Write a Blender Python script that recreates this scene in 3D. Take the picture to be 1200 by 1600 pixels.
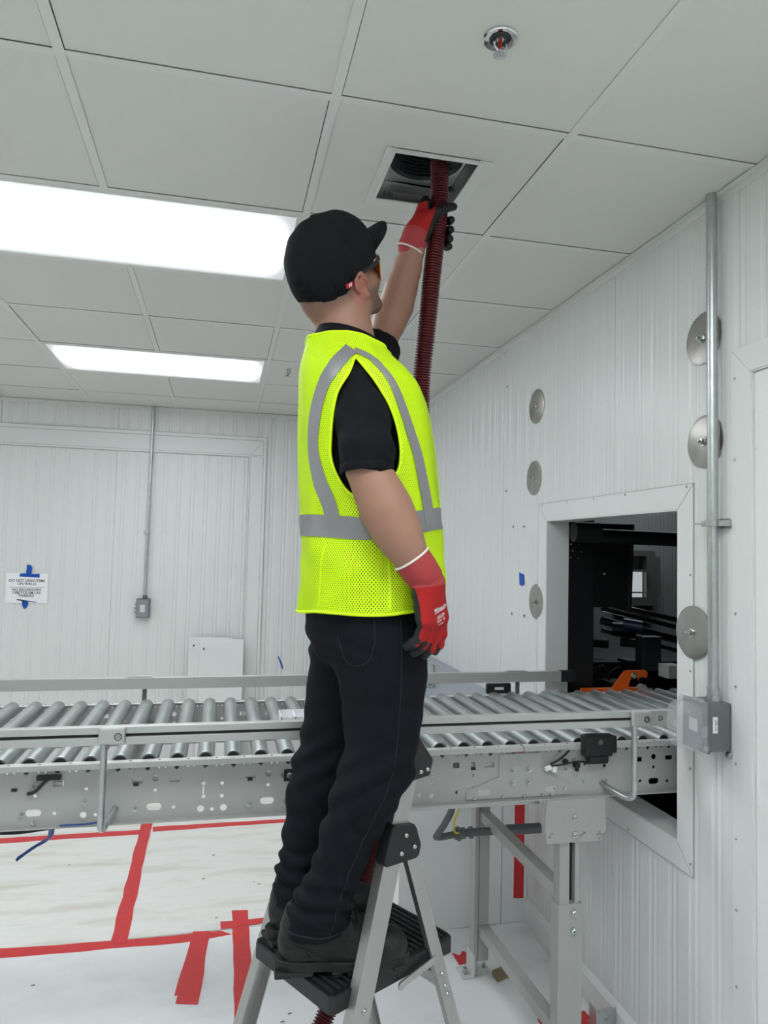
import bpy, bmesh, math, random
import numpy as np
from mathutils import Vector, Matrix
from mathutils.bvhtree import BVHTree

random.seed(7); np.random.seed(7)
for _o in list(bpy.data.objects): bpy.data.objects.remove(_o)
SC = bpy.context.scene
COL = SC.collection

# ------------------------------------------------------------ camera
YAW, PITCH, ROLL, FPX = 0.22252, 0.05511, 0.02362, 1113.07
cy, sy, cp, sp = math.cos(YAW), math.sin(YAW), math.cos(PITCH), math.sin(PITCH)
fwd = Vector((sy*cp, cy*cp, sp)); rgt = Vector((cy, -sy, 0)); upv = rgt.cross(fwd)
r2 = rgt*math.cos(ROLL) + upv*math.sin(ROLL); u2 = -rgt*math.sin(ROLL) + upv*math.cos(ROLL)
cam = bpy.data.objects.new('camera', bpy.data.cameras.new('camera')); COL.objects.link(cam)
cam.matrix_world = Matrix(((r2.x, u2.x, -fwd.x, 0), (r2.y, u2.y, -fwd.y, 0), (r2.z, u2.z, -fwd.z, 1.65), (0, 0, 0, 1)))
cam.data.sensor_fit = 'VERTICAL'; cam.data.sensor_height = 36.0; cam.data.lens = FPX/1600*36
cam.data.clip_start = 0.05
SC.camera = cam

# ------------------------------------------------------------ world, exposure
w = bpy.data.worlds.new('world'); SC.world = w; w.use_nodes = True
w.node_tree.nodes['Background'].inputs[0].default_value = (0.8, 0.85, 0.9, 1)
w.node_tree.nodes['Background'].inputs[1].default_value = 0.05
SC.view_settings.view_transform = 'Standard'; SC.view_settings.look = 'None'
SC.view_settings.exposure = 0.60; SC.view_settings.gamma = 1.0; SC.view_settings.use_curve_mapping = False
LAMP = 10.5           # brightness of the troffers' diffusers

ZC = 2.7227          # ceiling
XR = 1.40            # right wall
YB = 5.72            # back wall
XL, YF = -3.9, -2.3  # left wall, wall behind

# ------------------------------------------------------------ materials
def mat(name, color, rough=0.5, metal=0.0, noise=0.0, nscale=8.0, bump=0.0, bscale=200.0, coat=0.0, spec=0.5, stretch=None, dirt=None, dscale=3.0, dlo=.5, dhi=.75, sheen=0.0, trans=0.0, ior=1.45, alpha=1.0):
    m = bpy.data.materials.new(name); m.use_nodes = True
    nt = m.node_tree; N = nt.nodes; L = nt.links; b = N['Principled BSDF']
    b.inputs['Base Color'].default_value = (*color, 1); b.inputs['Roughness'].default_value = rough
    b.inputs['Metallic'].default_value = metal; b.inputs['Specular IOR Level'].default_value = spec
    b.inputs['Coat Weight'].default_value = coat; b.inputs['Sheen Weight'].default_value = sheen
    b.inputs['Transmission Weight'].default_value = trans; b.inputs['IOR'].default_value = ior
    b.inputs['Alpha'].default_value = alpha
    tc = N.new('ShaderNodeTexCoord'); mp = N.new('ShaderNodeMapping'); L.new(tc.outputs['Object'], mp.inputs[0])
    if stretch: mp.inputs['Scale'].default_value = stretch
    last = None
    if noise or dirt:
        n = N.new('ShaderNodeTexNoise'); n.inputs['Scale'].default_value = nscale; n.inputs['Detail'].default_value = 5
        L.new(mp.outputs[0], n.inputs['Vector'])
        mx = N.new('ShaderNodeMix'); mx.data_type = 'RGBA'
        mx.inputs[6].default_value = (*[c*(1-noise) for c in color], 1); mx.inputs[7].default_value = (*[min(1, c*(1+noise)) for c in color], 1)
        L.new(n.outputs['Fac'], mx.inputs[0]); last = mx.outputs[2]
        if dirt:
            n2 = N.new('ShaderNodeTexNoise'); n2.inputs['Scale'].default_value = dscale; n2.inputs['Detail'].default_value = 8
            L.new(mp.outputs[0], n2.inputs['Vector'])
            cr = N.new('ShaderNodeMapRange'); cr.inputs[1].default_value = dlo; cr.inputs[2].default_value = dhi; L.new(n2.outputs['Fac'], cr.inputs[0])
            m2 = N.new('ShaderNodeMix'); m2.data_type = 'RGBA'; m2.inputs[7].default_value = (*dirt, 1)
            L.new(cr.outputs[0], m2.inputs[0]); L.new(last, m2.inputs[6]); last = m2.outputs[2]
        L.new(last, b.inputs['Base Color'])
    if bump:
        n3 = N.new('ShaderNodeTexNoise'); n3.inputs['Scale'].default_value = bscale; n3.inputs['Detail'].default_value = 3
        L.new(mp.outputs[0], n3.inputs['Vector'])
        bp = N.new('ShaderNodeBump'); bp.inputs['Strength'].default_value = bump; bp.inputs['Distance'].default_value = 0.002
        L.new(n3.outputs['Fac'], bp.inputs['Height']); L.new(bp.outputs[0], b.inputs['Normal'])
    return m
M = {}
M['wall'] = mat('painted_wall_panel', (.72, .735, .725), .27, bump=.35, bscale=110, noise=.02, nscale=2)
M['trimw'] = mat('white_trim_metal', (.73, .745, .735), .36, bump=.06, bscale=60)
M['door'] = mat('white_door', (.80, .80, .79), .45)
M['ceil'] = mat('ceiling_tile', (.70, .70, .67), .6, bump=.1, bscale=150, noise=.015, nscale=1.5)
M['tbar'] = mat('ceiling_grid', (.72, .725, .70), .45)
M['dark'] = mat('dark_void', (.012, .012, .012), .9)
M['floor'] = mat('floor_coating', (.80, .81, .80), .35, noise=.04, nscale=3)
M['board'] = mat('floor_board', (.82, .82, .79), .6, noise=.07, nscale=9, stretch=(1, 5, 1), bump=.35, bscale=40, dirt=(.58, .54, .43), dscale=1.8, dlo=.50, dhi=.84)
M['board2'] = mat('floor_board_grey', (.84, .855, .86), .5, noise=.06, nscale=6, stretch=(1, 1.5, 1), bump=.35, bscale=30, dirt=(.60, .60, .58), dscale=2.2, dlo=.56, dhi=.9)
M['redtape'] = mat('red_tape', (.66, .035, .04), .45, noise=.15, nscale=30, bump=.3, bscale=60)
M['bluetape'] = mat('blue_tape', (.0, .075, .42), .55)
M['paper'] = mat('paper', (.86, .87, .89), .5)
M['ink'] = mat('ink', (.03, .03, .035), .6)
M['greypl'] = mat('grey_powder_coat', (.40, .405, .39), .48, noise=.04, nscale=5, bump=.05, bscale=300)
M['flange'] = mat('light_powder_coat', (.62, .63, .61), .42, noise=.05, nscale=14)
M['zinc'] = mat('zinc_roller', (.40, .43, .43), .44, .8, noise=.22, nscale=9, bump=.05, bscale=40)
M['galv'] = mat('galvanised_conduit', (.50, .53, .53), .35, .85, noise=.18, nscale=40)
M['alu'] = mat('aluminium', (.47, .47, .455), .38, .85, noise=.08, nscale=25, stretch=(1, 1, .15))
M['aluW'] = mat('anodised_profile', (.52, .53, .51), .4, .55)
M['steel'] = mat('stainless_disc', (.40, .385, .365), .30, 1.0, noise=.25, nscale=16, bump=.25, bscale=25)
M['chrome'] = mat('chrome', (.7, .7, .7), .15, 1)
M['bolt'] = mat('bolt_zinc', (.50, .53, .51), .22, 1.0)
M['blackpl'] = mat('black_plastic', (.012, .012, .013), .42, bump=.1, bscale=400)
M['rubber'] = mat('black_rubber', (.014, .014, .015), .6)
M['blackmet'] = mat('black_metal', (.008, .008, .009), .5)
M['orange'] = mat('orange_paint', (.80, .13, .01), .4)
M['greybox'] = mat('grey_pvc', (.135, .150, .155), .45)
M['greyin'] = mat('dark_grey_conduit', (.13, .135, .135), .5)
M['clear'] = mat('clear_cover', (.55, .58, .60), .15, alpha=.26, spec=.8, coat=.5)
M['yellow'] = mat('yellow_wire', (.7, .6, .02), .5)
M['bluecab'] = mat('blue_cable', (.02, .07, .28), .5)
M['hose'] = mat('maroon_hose', (.095, .008, .011), .36, spec=.6)
M['skin'] = mat('skin', (.31, .165, .112), .55, noise=.13, nscale=18, bump=.15, bscale=160)
M['skinred'] = mat('skin_ear', (.47, .19, .14), .5)
M['stubble'] = mat('skin_stubble', (.16, .105, .085), .7, noise=.5, nscale=180, bump=.3, bscale=500)
M['hair'] = mat('hair', (.03, .022, .018), .7)
M['polo'] = mat('black_polo', (.0045, .005, .007), .85, bump=.35, bscale=500, spec=.2)
M['denim'] = mat('black_denim', (.0045, .0052, .0085), .85, noise=.3, nscale=30, bump=.5, bscale=600, spec=.22)
M['stitch'] = mat('stitch', (.009, .010, .014), .8)
M['cap'] = mat('black_cap', (.0045, .005, .007), .8, bump=.6, bscale=450, spec=.25)
M['capmesh'] = mat('black_cap_mesh', (.005, .0056, .0075), .85, bump=1.0, bscale=700, spec=.25)
M['boot'] = mat('boot_leather', (.011, .011, .011), .5, noise=.5, nscale=9, bump=.6, bscale=90, spec=.35, dirt=(.030, .029, .027), dscale=7, dlo=.55, dhi=.9)
M['sole'] = mat('boot_sole', (.011, .011, .011), .6, bump=.5, bscale=80)
M['gred'] = mat('glove_red', (.38, .006, .006), .75, bump=.5, bscale=500)
M['gcuff'] = mat('glove_cuff', (.36, .045, .048), .85, bump=.5, bscale=400)
M['gblack'] = mat('glove_black', (.006, .008, .008), .55, bump=.6, bscale=300)
M['gwhite'] = mat('glove_trim', (.72, .66, .62), .7)
M['reflect'] = mat('reflective_tape', (.24, .24, .245), .42, .35, noise=.05, nscale=40)
M['lime'] = mat('lime_binding', (.66, .95, .0), .6, bump=.3, bscale=500)
M['lens'] = mat('orange_lens', (.85, .20, .0), .12, alpha=.88)
M['wood'] = mat('plywood_shim', (.28, .22, .13), .7, noise=.3, nscale=30)
M['redtag'] = mat('red_label', (.45, .01, .02), .5)
M['whiteink'] = mat('white_print', (.75, .70, .70), .6)
M['brown'] = mat('bulb_red', (.35, .02, .01), .3)
M['flexduct'] = mat('foil_duct', (.022, .03, .035), .35, .3)
M['bluegrey'] = mat('grey_blue_top', (.34, .37, .42), .4, noise=.05, nscale=4)
M['encl'] = mat('white_enclosure', (.87, .88, .88), .3)
M['labelw'] = mat('label_white', (.8, .8, .8), .5)

def emis(name, color, strength, edges=False):
    m = bpy.data.materials.new(name); m.use_nodes = True; nt = m.node_tree; N = nt.nodes; L = nt.links
    for n in list(N): N.remove(n)
    out = N.new('ShaderNodeOutputMaterial'); e = N.new('ShaderNodeEmission'); e.inputs[0].default_value = (*color, 1)
    e.inputs[1].default_value = strength; L.new(e.outputs[0], out.inputs[0])
    if edges:      # tubes behind the acrylic: bright in the middle, dimmer along the rim
        tc = N.new('ShaderNodeTexCoord'); sx = N.new('ShaderNodeSeparateXYZ'); L.new(tc.outputs['Generated'], sx.inputs[0])
        def edge(o, wdt):
            a = N.new('ShaderNodeMath'); a.operation = 'SUBTRACT'; L.new(sx.outputs[o], a.inputs[0]); a.inputs[1].default_value = .5
            b = N.new('ShaderNodeMath'); b.operation = 'ABSOLUTE'; L.new(a.outputs[0], b.inputs[0])
            c = N.new('ShaderNodeMapRange'); c.interpolation_type = 'SMOOTHSTEP'; L.new(b.outputs[0], c.inputs[0])
            c.inputs[1].default_value = .5; c.inputs[2].default_value = .5-wdt; c.inputs[3].default_value = .10; c.inputs[4].default_value = 1
            return c
        c1 = edge(0, .07); c2 = edge(1, .40)
        ml = N.new('ShaderNodeMath'); ml.operation = 'MULTIPLY'; L.new(c1.outputs[0], ml.inputs[0]); L.new(c2.outputs[0], ml.inputs[1])
        pw = N.new('ShaderNodeMath'); pw.operation = 'POWER'; L.new(ml.outputs[0], pw.inputs[0]); pw.inputs[1].default_value = 1.8
        m2 = N.new('ShaderNodeMath'); m2.operation = 'MULTIPLY_ADD'; L.new(pw.outputs[0], m2.inputs[0]); m2.inputs[1].default_value = strength; m2.inputs[2].default_value = strength*.042
        L.new(m2.outputs[0], e.inputs[1])
    return m
M['lamp'] = emis('troffer_diffuser', (.93, .97, 1.0), LAMP, True)
M['winlit'] = emis('lit_window', (.85, .9, .95), .32)
M['addedlamp'] = emis('added_room_fill', (.9, .95, 1.0), 7.0)  # for the added lamp that lifts the room beyond the opening

def tone(m):
    # shaved hair and redder ears: smooth masks kept as a colour attribute of the skin mesh
    nt = m.node_tree; N = nt.nodes; L = nt.links; b = N['Principled BSDF']; src = b.inputs['Base Color'].links[0].from_socket
    at = N.new('ShaderNodeAttribute'); at.attribute_name = 'tone'; sx = N.new('ShaderNodeSeparateColor'); L.new(at.outputs['Color'], sx.inputs[0])
    n = N.new('ShaderNodeTexNoise'); n.inputs['Scale'].default_value = 260; tc = N.new('ShaderNodeTexCoord'); L.new(tc.outputs['Object'], n.inputs[0])
    k = N.new('ShaderNodeMath'); k.operation = 'MULTIPLY_ADD'; L.new(n.outputs['Fac'], k.inputs[0]); k.inputs[1].default_value = .5; k.inputs[2].default_value = .45
    k2 = N.new('ShaderNodeMath'); k2.operation = 'MULTIPLY'; L.new(k.outputs[0], k2.inputs[0]); L.new(sx.outputs[0], k2.inputs[1])
    m1 = N.new('ShaderNodeMix'); m1.data_type = 'RGBA'; m1.inputs[7].default_value = (.055, .038, .030, 1); L.new(k2.outputs[0], m1.inputs[0]); L.new(src, m1.inputs[6])
    m2 = N.new('ShaderNodeMix'); m2.data_type = 'RGBA'; m2.inputs[7].default_value = (.36, .13, .095, 1); L.new(sx.outputs[1], m2.inputs[0]); L.new(m1.outputs[2], m2.inputs[6])
    L.new(m2.outputs[2], b.inputs['Base Color'])
tone(M['skin'])

def vest_mat():
    m = bpy.data.materials.new('lime_mesh_fabric'); m.use_nodes = True; nt = m.node_tree; N = nt.nodes; L = nt.links
    b = N['Principled BSDF']; b.inputs['Base Color'].default_value = (.64, .93, .0, 1); b.inputs['Roughness'].default_value = .65
    out = N['Material Output']
    uv = N.new('ShaderNodeUVMap'); sx = N.new('ShaderNodeSeparateXYZ'); L.new(uv.outputs[0], sx.inputs[0])
    def mth(op, a, bb=None):
        n = N.new('ShaderNodeMath'); n.operation = op
        for i, v in enumerate((a, bb)):
            if v is None: continue
            if isinstance(v, (int, float)): n.inputs[i].default_value = v
            else: L.new(v, n.inputs[i])
        return n.outputs[0]
    a = mth('SINE', mth('MULTIPLY', sx.outputs[0], 2*math.pi/.0062)); c = mth('SINE', mth('MULTIPLY', sx.outputs[1], 2*math.pi/.0088))
    h = mth('MULTIPLY', a, c); hole = mth('GREATER_THAN', h, .38)
    # the solid border of the cloth carries no holes
    t = N.new('ShaderNodeBsdfTransparent'); mx = N.new('ShaderNodeMixShader')
    tl = N.new('ShaderNodeBsdfTranslucent'); tl.inputs[0].default_value = (.64, .93, 0, 1)
    m1 = N.new('ShaderNodeMixShader'); m1.inputs[0].default_value = .12; L.new(b.outputs[0], m1.inputs[1]); L.new(tl.outputs[0], m1.inputs[2])
    L.new(mth('MULTIPLY', hole, .85), mx.inputs[0]); L.new(m1.outputs[0], mx.inputs[1]); L.new(t.outputs[0], mx.inputs[2]); L.new(mx.outputs[0], out.inputs[0])
    return m
M['vest'] = vest_mat()

# ------------------------------------------------------------ helpers
def link(o, parent=None):
    COL.objects.link(o)
    if parent is not None: o.parent = parent
    return o
def tag(o, label=None, cat=None, group=None, kind=None):
    if label: o['label'] = label
    if cat: o['category'] = cat
    if group: o['group'] = group
    if kind: o['kind'] = kind
    return o
def empty(name, loc, label=None, cat=None, group=None, kind=None):
    o = bpy.data.objects.new(name, None); o.empty_display_size = .05; COL.objects.link(o); o.location = loc
    return tag(o, label, cat, group, kind)
class B:
    """collects shapes (world coordinates); make() links them as one mesh object"""
    def __init__(s): s.bm = bmesh.new()
    def box(s, lo, hi, rot=None, at=None):
        v = []
        for x in (lo[0], hi[0]):
            for y in (lo[1], hi[1]):
                for z in (lo[2], hi[2]):
                    p = Vector((x, y, z))
                    if rot is not None: p = rot @ p
                    if at is not None: p = p + Vector(at)
                    v.append(s.bm.verts.new(p))
        for f in ((0, 1, 3, 2), (4, 6, 7, 5), (0, 4, 5, 1), (2, 3, 7, 6), (0, 2, 6, 4), (1, 5, 7, 3)): s.bm.faces.new([v[i] for i in f])
        return s
    def bar(s, p0, p1, wd, hd, side):
        """box beam from p0 to p1; wd across along side vector, hd along the other"""
        p0 = Vector(p0); p1 = Vector(p1); d = (p1-p0).normalized(); a = Vector(side); a = (a-d*a.dot(d)).normalized(); b = d.cross(a)
        v = [s.bm.verts.new(p + a*(i*wd/2) + b*(j*hd/2)) for p in (p0, p1) for i, j in ((-1, -1), (1, -1), (1, 1), (-1, 1))]
        for f in ((0, 1, 2, 3), (7, 6, 5, 4), (0, 4, 5, 1), (1, 5, 6, 2), (2, 6, 7, 3), (3, 7, 4, 0)): s.bm.faces.new([v[i] for i in f])
        return s
    def cyl(s, p0, p1, r, r1=None, seg=20, caps=True):
        return s.tube([p0, p1], [r, r if r1 is None else r1], seg, caps)
    def tube(s, pts, r, seg=12, caps=True, up=None):
        pts = [Vector(p) for p in pts]; n = len(pts)
        rs = r if isinstance(r, (list, tuple, np.ndarray)) else [r]*n
        prev = None; rings = []
        for i, p in enumerate(pts):
            t = (pts[min(i+1, n-1)]-pts[max(i-1, 0)])
            if t.length < 1e-9: t = Vector((0, 0, 1))
            t.normalize()
            if prev is None:
                a = Vector((0, 0, 1)) if abs(t.z) < .9 else Vector((1, 0, 0))
            else: a = prev
            a = (a - t*a.dot(t)).normalized(); prev = a; b = t.cross(a)
            rings.append([s.bm.verts.new(p + (a*math.cos(2*math.pi*k/seg) + b*math.sin(2*math.pi*k/seg))*rs[i]) for k in range(seg)])
        for i in range(n-1):
            for k in range(seg):
                s.bm.faces.new([rings[i][k], rings[i][(k+1) % seg], rings[i+1][(k+1) % seg], rings[i+1][k]])
        if caps: s.bm.faces.new(rings[0][::-1]); s.bm.faces.new(rings[-1])
        return s
    def prism(s, poly, o, ux, uy, dv):
        """polygon (2-D) in the plane o + x*ux + y*uy, extruded by the vector dv"""
        o, ux, uy, dv = Vector(o), Vector(ux), Vector(uy), Vector(dv)
        a = [s.bm.verts.new(o+ux*x+uy*y) for x, y in poly]; b = [s.bm.verts.new(o+ux*x+uy*y+dv) for x, y in poly]
        n = len(poly); s.bm.faces.new(a[::-1]); s.bm.faces.new(b)
        for i in range(n): s.bm.faces.new([a[i], a[(i+1) % n], b[(i+1) % n], b[i]])
        return s
    def quad(s, *p):
        s.bm.faces.new([s.bm.verts.new(Vector(q)) for q in p]); return s
    def lathe(s, prof, o, ax, seg=28):
        """profile [(r, h)] turned about the axis ax through o"""
        ax = Vector(ax).normalized(); a = Vector((0, 0, 1)) if abs(ax.z) < .9 else Vector((1, 0, 0)); a = (a-ax*a.dot(ax)).normalized(); b = ax.cross(a); o = Vector(o)
        rg = []
        for r, h in prof:
            if r < 1e-6: rg.append([s.bm.verts.new(o+ax*h)])
            else: rg.append([s.bm.verts.new(o+ax*h+(a*math.cos(2*math.pi*k/seg)+b*math.sin(2*math.pi*k/seg))*r) for k in range(seg)])
        for i in range(len(rg)-1):
            A, C = rg[i], rg[i+1]
            for k in range(seg):
                k2 = (k+1) % seg
                if len(A) == 1 and len(C) == 1: continue
                if len(A) == 1: s.bm.faces.new([A[0], C[k2], C[k]])
                elif len(C) == 1: s.bm.faces.new([A[k], A[k2], C[0]])
                else: s.bm.faces.new([A[k], A[k2], C[k2], C[k]])
        return s
    def addmesh(s, me, mtx):
        n0 = len(s.bm.verts); s.bm.from_mesh(me); s.bm.verts.ensure_lookup_table()
        for v in s.bm.verts[n0:]: v.co = mtx @ v.co
        return s
    def make(s, name, m, parent=None, smooth=False, bevel=0, ang=35, origin=None, seg=2):
        me = bpy.data.meshes.new(name); bmesh.ops.recalc_face_normals(s.bm, faces=s.bm.faces)
        po = Vector((0, 0, 0))
        if parent is not None: po = ORG.get(parent.name, Vector((0, 0, 0)))
        if origin is None:
            if parent is None and len(s.bm.verts):
                xs = [v.co for v in s.bm.verts]; origin = Vector((sum(v.x for v in xs)/len(xs), sum(v.y for v in xs)/len(xs), min(v.z for v in xs)))
            else: origin = po
        origin = Vector(origin)
        for v in s.bm.verts: v.co -= origin
        s.bm.to_mesh(me); s.bm.free(); me.materials.append(m)
        o = bpy.data.objects.new(name, me); link(o, parent); o.location = origin - po; ORG[o.name] = origin
        if smooth:
            me.polygons.foreach_set('use_smooth', [True]*len(me.polygons)); me.set_sharp_from_angle(angle=math.radians(ang))
        if bevel:
            bv = o.modifiers.new('bevel', 'BEVEL'); bv.width = bevel; bv.segments = seg; bv.limit_method = 'ANGLE'; bv.angle_limit = math.radians(40)
        return o
ORG = {}
def thing(name, loc, label, cat, group=None, kind=None):
    o = empty(name, loc, label, cat, group, kind); ORG[o.name] = Vector(loc); return o
def catmull(P, n=8):
    P = [Vector(p) for p in P]; out = []
    Q = [P[0]*2-P[1]] + P + [P[-1]*2-P[-2]]
    for i in range(1, len(Q)-2):
        for k in range(n):
            t = k/n; a, b, c, d = Q[i-1], Q[i], Q[i+1], Q[i+2]
            out.append(.5*((2*b) + (c-a)*t + (2*a-5*b+4*c-d)*t*t + (-a+3*b-3*c+d)*t**3))
    out.append(P[-1]); return out
def holed(outer, holes, th):
    """flat plate (xy) with real holes, thickness th, as mesh data"""
    cu = bpy.data.curves.new('tmp', 'CURVE'); cu.dimensions = '2D'; cu.fill_mode = 'BOTH'; cu.extrude = th/2
    for poly in [outer]+holes:
        sp_ = cu.splines.new('POLY'); sp_.points.add(len(poly)-1); sp_.use_cyclic_u = True
        for i, (x, y) in enumerate(poly): sp_.points[i].co = (x, y, 0, 1)
    ob = bpy.data.objects.new('tmp', cu); me = bpy.data.meshes.new_from_object(ob)
    bpy.data.objects.remove(ob); return me
def circ(x, y, r, n=18): return [(x+r*math.cos(2*math.pi*k/n), y+r*math.sin(2*math.pi*k/n)) for k in range(n)]
def slot(x, y, L_, r, n=9, a=0.0):
    p = [(L_/2+r*math.cos(-math.pi/2+math.pi*k/n), r*math.sin(-math.pi/2+math.pi*k/n)) for k in range(n+1)]
    p += [(-L_/2+r*math.cos(math.pi/2+math.pi*k/n), r*math.sin(math.pi/2+math.pi*k/n)) for k in range(n+1)]
    return [(x+q*math.cos(a)-t*math.sin(a), y+q*math.sin(a)+t*math.cos(a)) for q, t in p]
def rect(x, y, w_, h_): return [(x-w_/2, y-h_/2), (x+w_/2, y-h_/2), (x+w_/2, y+h_/2), (x-w_/2, y+h_/2)]
def text_mesh(txt, size, ext=.0004, align='CENTER', shear=0.0, off=0.0, space=1.0):
    cu = bpy.data.curves.new('tmp', 'FONT'); cu.body = txt; cu.size = size; cu.extrude = ext; cu.align_x = align; cu.shear = shear; cu.offset = off; cu.space_character = space
    ob = bpy.data.objects.new('tmp', cu); me = bpy.data.meshes.new_from_object(ob); bpy.data.objects.remove(ob); return me
def frame_m(o, ux, uy):
    ux = Vector(ux).normalized(); uy = Vector(uy); uy = (uy-ux*uy.dot(ux)).normalized(); uz = ux.cross(uy); o = Vector(o)
    return Matrix(((ux.x, uy.x, uz.x, o.x), (ux.y, uy.y, uz.y, o.y), (ux.z, uy.z, uz.z, o.z), (0, 0, 0, 1)))

# ============================================================ THE ROOM
PER = .1016
def rib_profile(u0, u1, seams=()):
    """(u, depth) break points of the embossed wall panel between u0 and u1"""
    pts = []
    k = math.floor(u0/PER)-1
    while k*PER < u1+PER:
        b = k*PER; lo = .0026 if k % 2 == 0 else .0020
        for du, d in ((.0, 0), (.052, 0), (.057, lo), (.066, lo), (.071, .0), (.078, 0), (.083, lo), (.094, lo)): pts.append((b+du, d))
        k += 1
    for s_ in seams: 
        pts = [p for p in pts if abs(p[0]-s_) > .006] + [(s_-.0035, 0), (s_-.001, .005), (s_+.001, .005), (s_+.0035, 0)]
    pts.sort()
    us = [p[0] for p in pts]; ds = [p[1] for p in pts]
    f = lambda u: float(np.interp(u, us, ds))
    return [(u0, f(u0))] + [p for p in pts if u0 < p[0] < u1] + [(u1, f(u1))]
def wall_strip(b, mp, u0, u1, z0, z1, seams=()):
    pr = rib_profile(u0, u1, seams)
    lo = [b.bm.verts.new(mp(u, d, z0)) for u, d in pr]; hi = [b.bm.verts.new(mp(u, d, z1)) for u, d in pr]
    for i in range(len(pr)-1): b.bm.faces.new([lo[i], lo[i+1], hi[i+1], hi[i]])
    q = [b.bm.verts.new(mp(u, d, z)) for u, d, z in ((u0, .09, z0), (u1, .09, z0), (u1, .09, z1), (u0, .09, z1))]
    b.bm.faces.new(q)
OY0, OY1, OZ0, OZ1 = 1.982, 2.912, .782, 1.802     # the opening in the right wall
DY0, DY1, DZ = .71, 1.662, 2.168                    # the door in the right wall
mR = lambda u, d, z: (XR+d, u, z)
b = B(); sm = (-1.9, -.8, .3, 2.36, 3.42, 4.5)
HZ = ZC+.35
wall_strip(b, mR, YF, DY0, 0, HZ, sm); wall_strip(b, mR, DY0, DY1, DZ, HZ, sm); wall_strip(b, mR, DY1, OY0, 0, HZ, sm)
wall_strip(b, mR, OY0, OY1, 0, OZ0, sm); wall_strip(b, mR, OY0, OY1, OZ1, HZ, sm); wall_strip(b, mR, OY1, YB+.1, 0, HZ, sm)
tag(b.make('wall_right', M['wall'], origin=(XR, 1.5, 0)), 'white ribbed metal panel wall with an opening for the conveyor', kind='structure')
mB = lambda u, d, z: (u, YB+d, z)
b = B(); wall_strip(b, mB, XL, XR, 0, HZ, (-2.7, -1.62, -.80, .36, 1.1))
tag(b.make('wall_back', M['wall'], origin=(0, YB, 0)), 'white ribbed metal panel wall at the far end', kind='structure')
b = B(); wall_strip(b, lambda u, d, z: (XL-d, u, z), YF, YB, 0, HZ, (0, 2, 4))
tag(b.make('wall_left', M['wall'], origin=(XL, 1.5, 0)), kind='structure')
b = B(); wall_strip(b, lambda u, d, z: (u, YF-d, z), XL, XR, 0, HZ, (-2, 0))
tag(b.make('wall_front', M['wall'], origin=(0, YF, 0)), kind='structure')
b = B(); b.box((XL-.1, YF-.1, -.12), (XR+.1, YB+.1, 0)); tag(b.make('floor', M['floor'], origin=(0, 0, 0)), 'white coated floor', kind='structure')

# ceiling: lay-in tiles in a white grid, closed dark void above
GX, GY, G = -.384, 1.6276, .61
LIGHTS = {(-1, 1), (0, 1), (-1, 4), (0, 4), (-1, -2), (0, -2), (-1, -5), (0, -5), (-6, 1), (-5, 1), (-6, 4), (-5, 4), (-6, -2), (-5, -2), (1, -3), (1, -2)}
VX0, VX1, VY0, VY1 = .418, .652, 1.806, 2.062
b = B()
for i in range(-6, 3):
    for j in range(-7, 7):
        if (i, j) in LIGHTS: continue
        x0, x1, y0, y1 = GX+G*i, GX+G*(i+1), GY+G*j, GY+G*(j+1)
        if x0 > XR or y0 > YB: continue
        x1 = min(x1, XR); y1 = min(y1, YB); x0 = max(x0, XL); y0 = max(y0, YF)
        g = [.0105+random.choice((0, 0, .0035)), .0105, .0105, .0105+.0035]   # gaps: x0, x1, y0, y1
        X0, X1, Y0, Y1 = x0+g[0], x1-g[1]-random.choice((0, .0032)), y0+g[2], y1-g[3]
        z = ZC+.0015+random.uniform(0, .0012)
        if (i, j) == (1, 0):
            for r_ in ((X0, VX0-.012, Y0, Y1), (VX1+.012, X1, Y0, Y1), (VX0-.012, VX1+.012, Y0, VY0-.012), (VX0-.012, VX1+.012, VY1+.012, Y1)):
                b.box((r_[0], r_[2], z), (r_[1], r_[3], z+.016))
        else: b.box((X0, Y0, z), (X1, Y1, z+.016))
ce = b.make('ceiling', M['ceil'], origin=(0, 2, ZC)); tag(ce, 'suspended ceiling of square white tiles', kind='structure')
b = B()
for i in range(-6, 4):
    x = GX+G*i
    if x > XR: continue
    for j in range(-7, 7):
        ya, yb = max(YF, GY+G*j), min(YB, GY+G*(j+1))
        if yb <= ya or ((i, j) in LIGHTS and (i-1, j) in LIGHTS): continue
        b.box((x-.012, ya, ZC-.0006), (x+.012, yb, ZC+.0008)); b.box((x-.0015, ya, ZC), (x+.0015, yb, ZC+.04))
for j in range(-6, 7):
    y = GY+G*j
    for (xa, xb) in (((XL, GX+G), (GX+2*G, XR)) if j == -2 else ((XL, XR),)):
        b.box((xa, y-.012, ZC-.0002), (xb, y+.012, ZC+.0010)); b.box((xa, y-.0015, ZC), (xb, y+.0015, ZC+.04))
b.make('grid', M['tbar'], ce)
b = B(); b.box((XR-.022, YF, ZC-.003), (XR, YB, ZC-.001)); b.box((XR-.0015, YF, ZC-.024), (XR, YB, ZC-.001))
b.box((XL, YB-.022, ZC-.003), (XR-.022, YB, ZC-.001)); b.box((XL, YB-.0015, ZC-.024), (XR-.022, YB, ZC-.001))
tag(b.make('trim_1', M['tbar']), 'white angle trim along the ceiling edge', kind='structure')
b = B(); b.box((XL, YF, ZC+.33), (XR, YB, ZC+.34)); tag(b.make('ceiling', M['dark']), 'dark void above the suspended ceiling', kind='structure')

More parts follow.
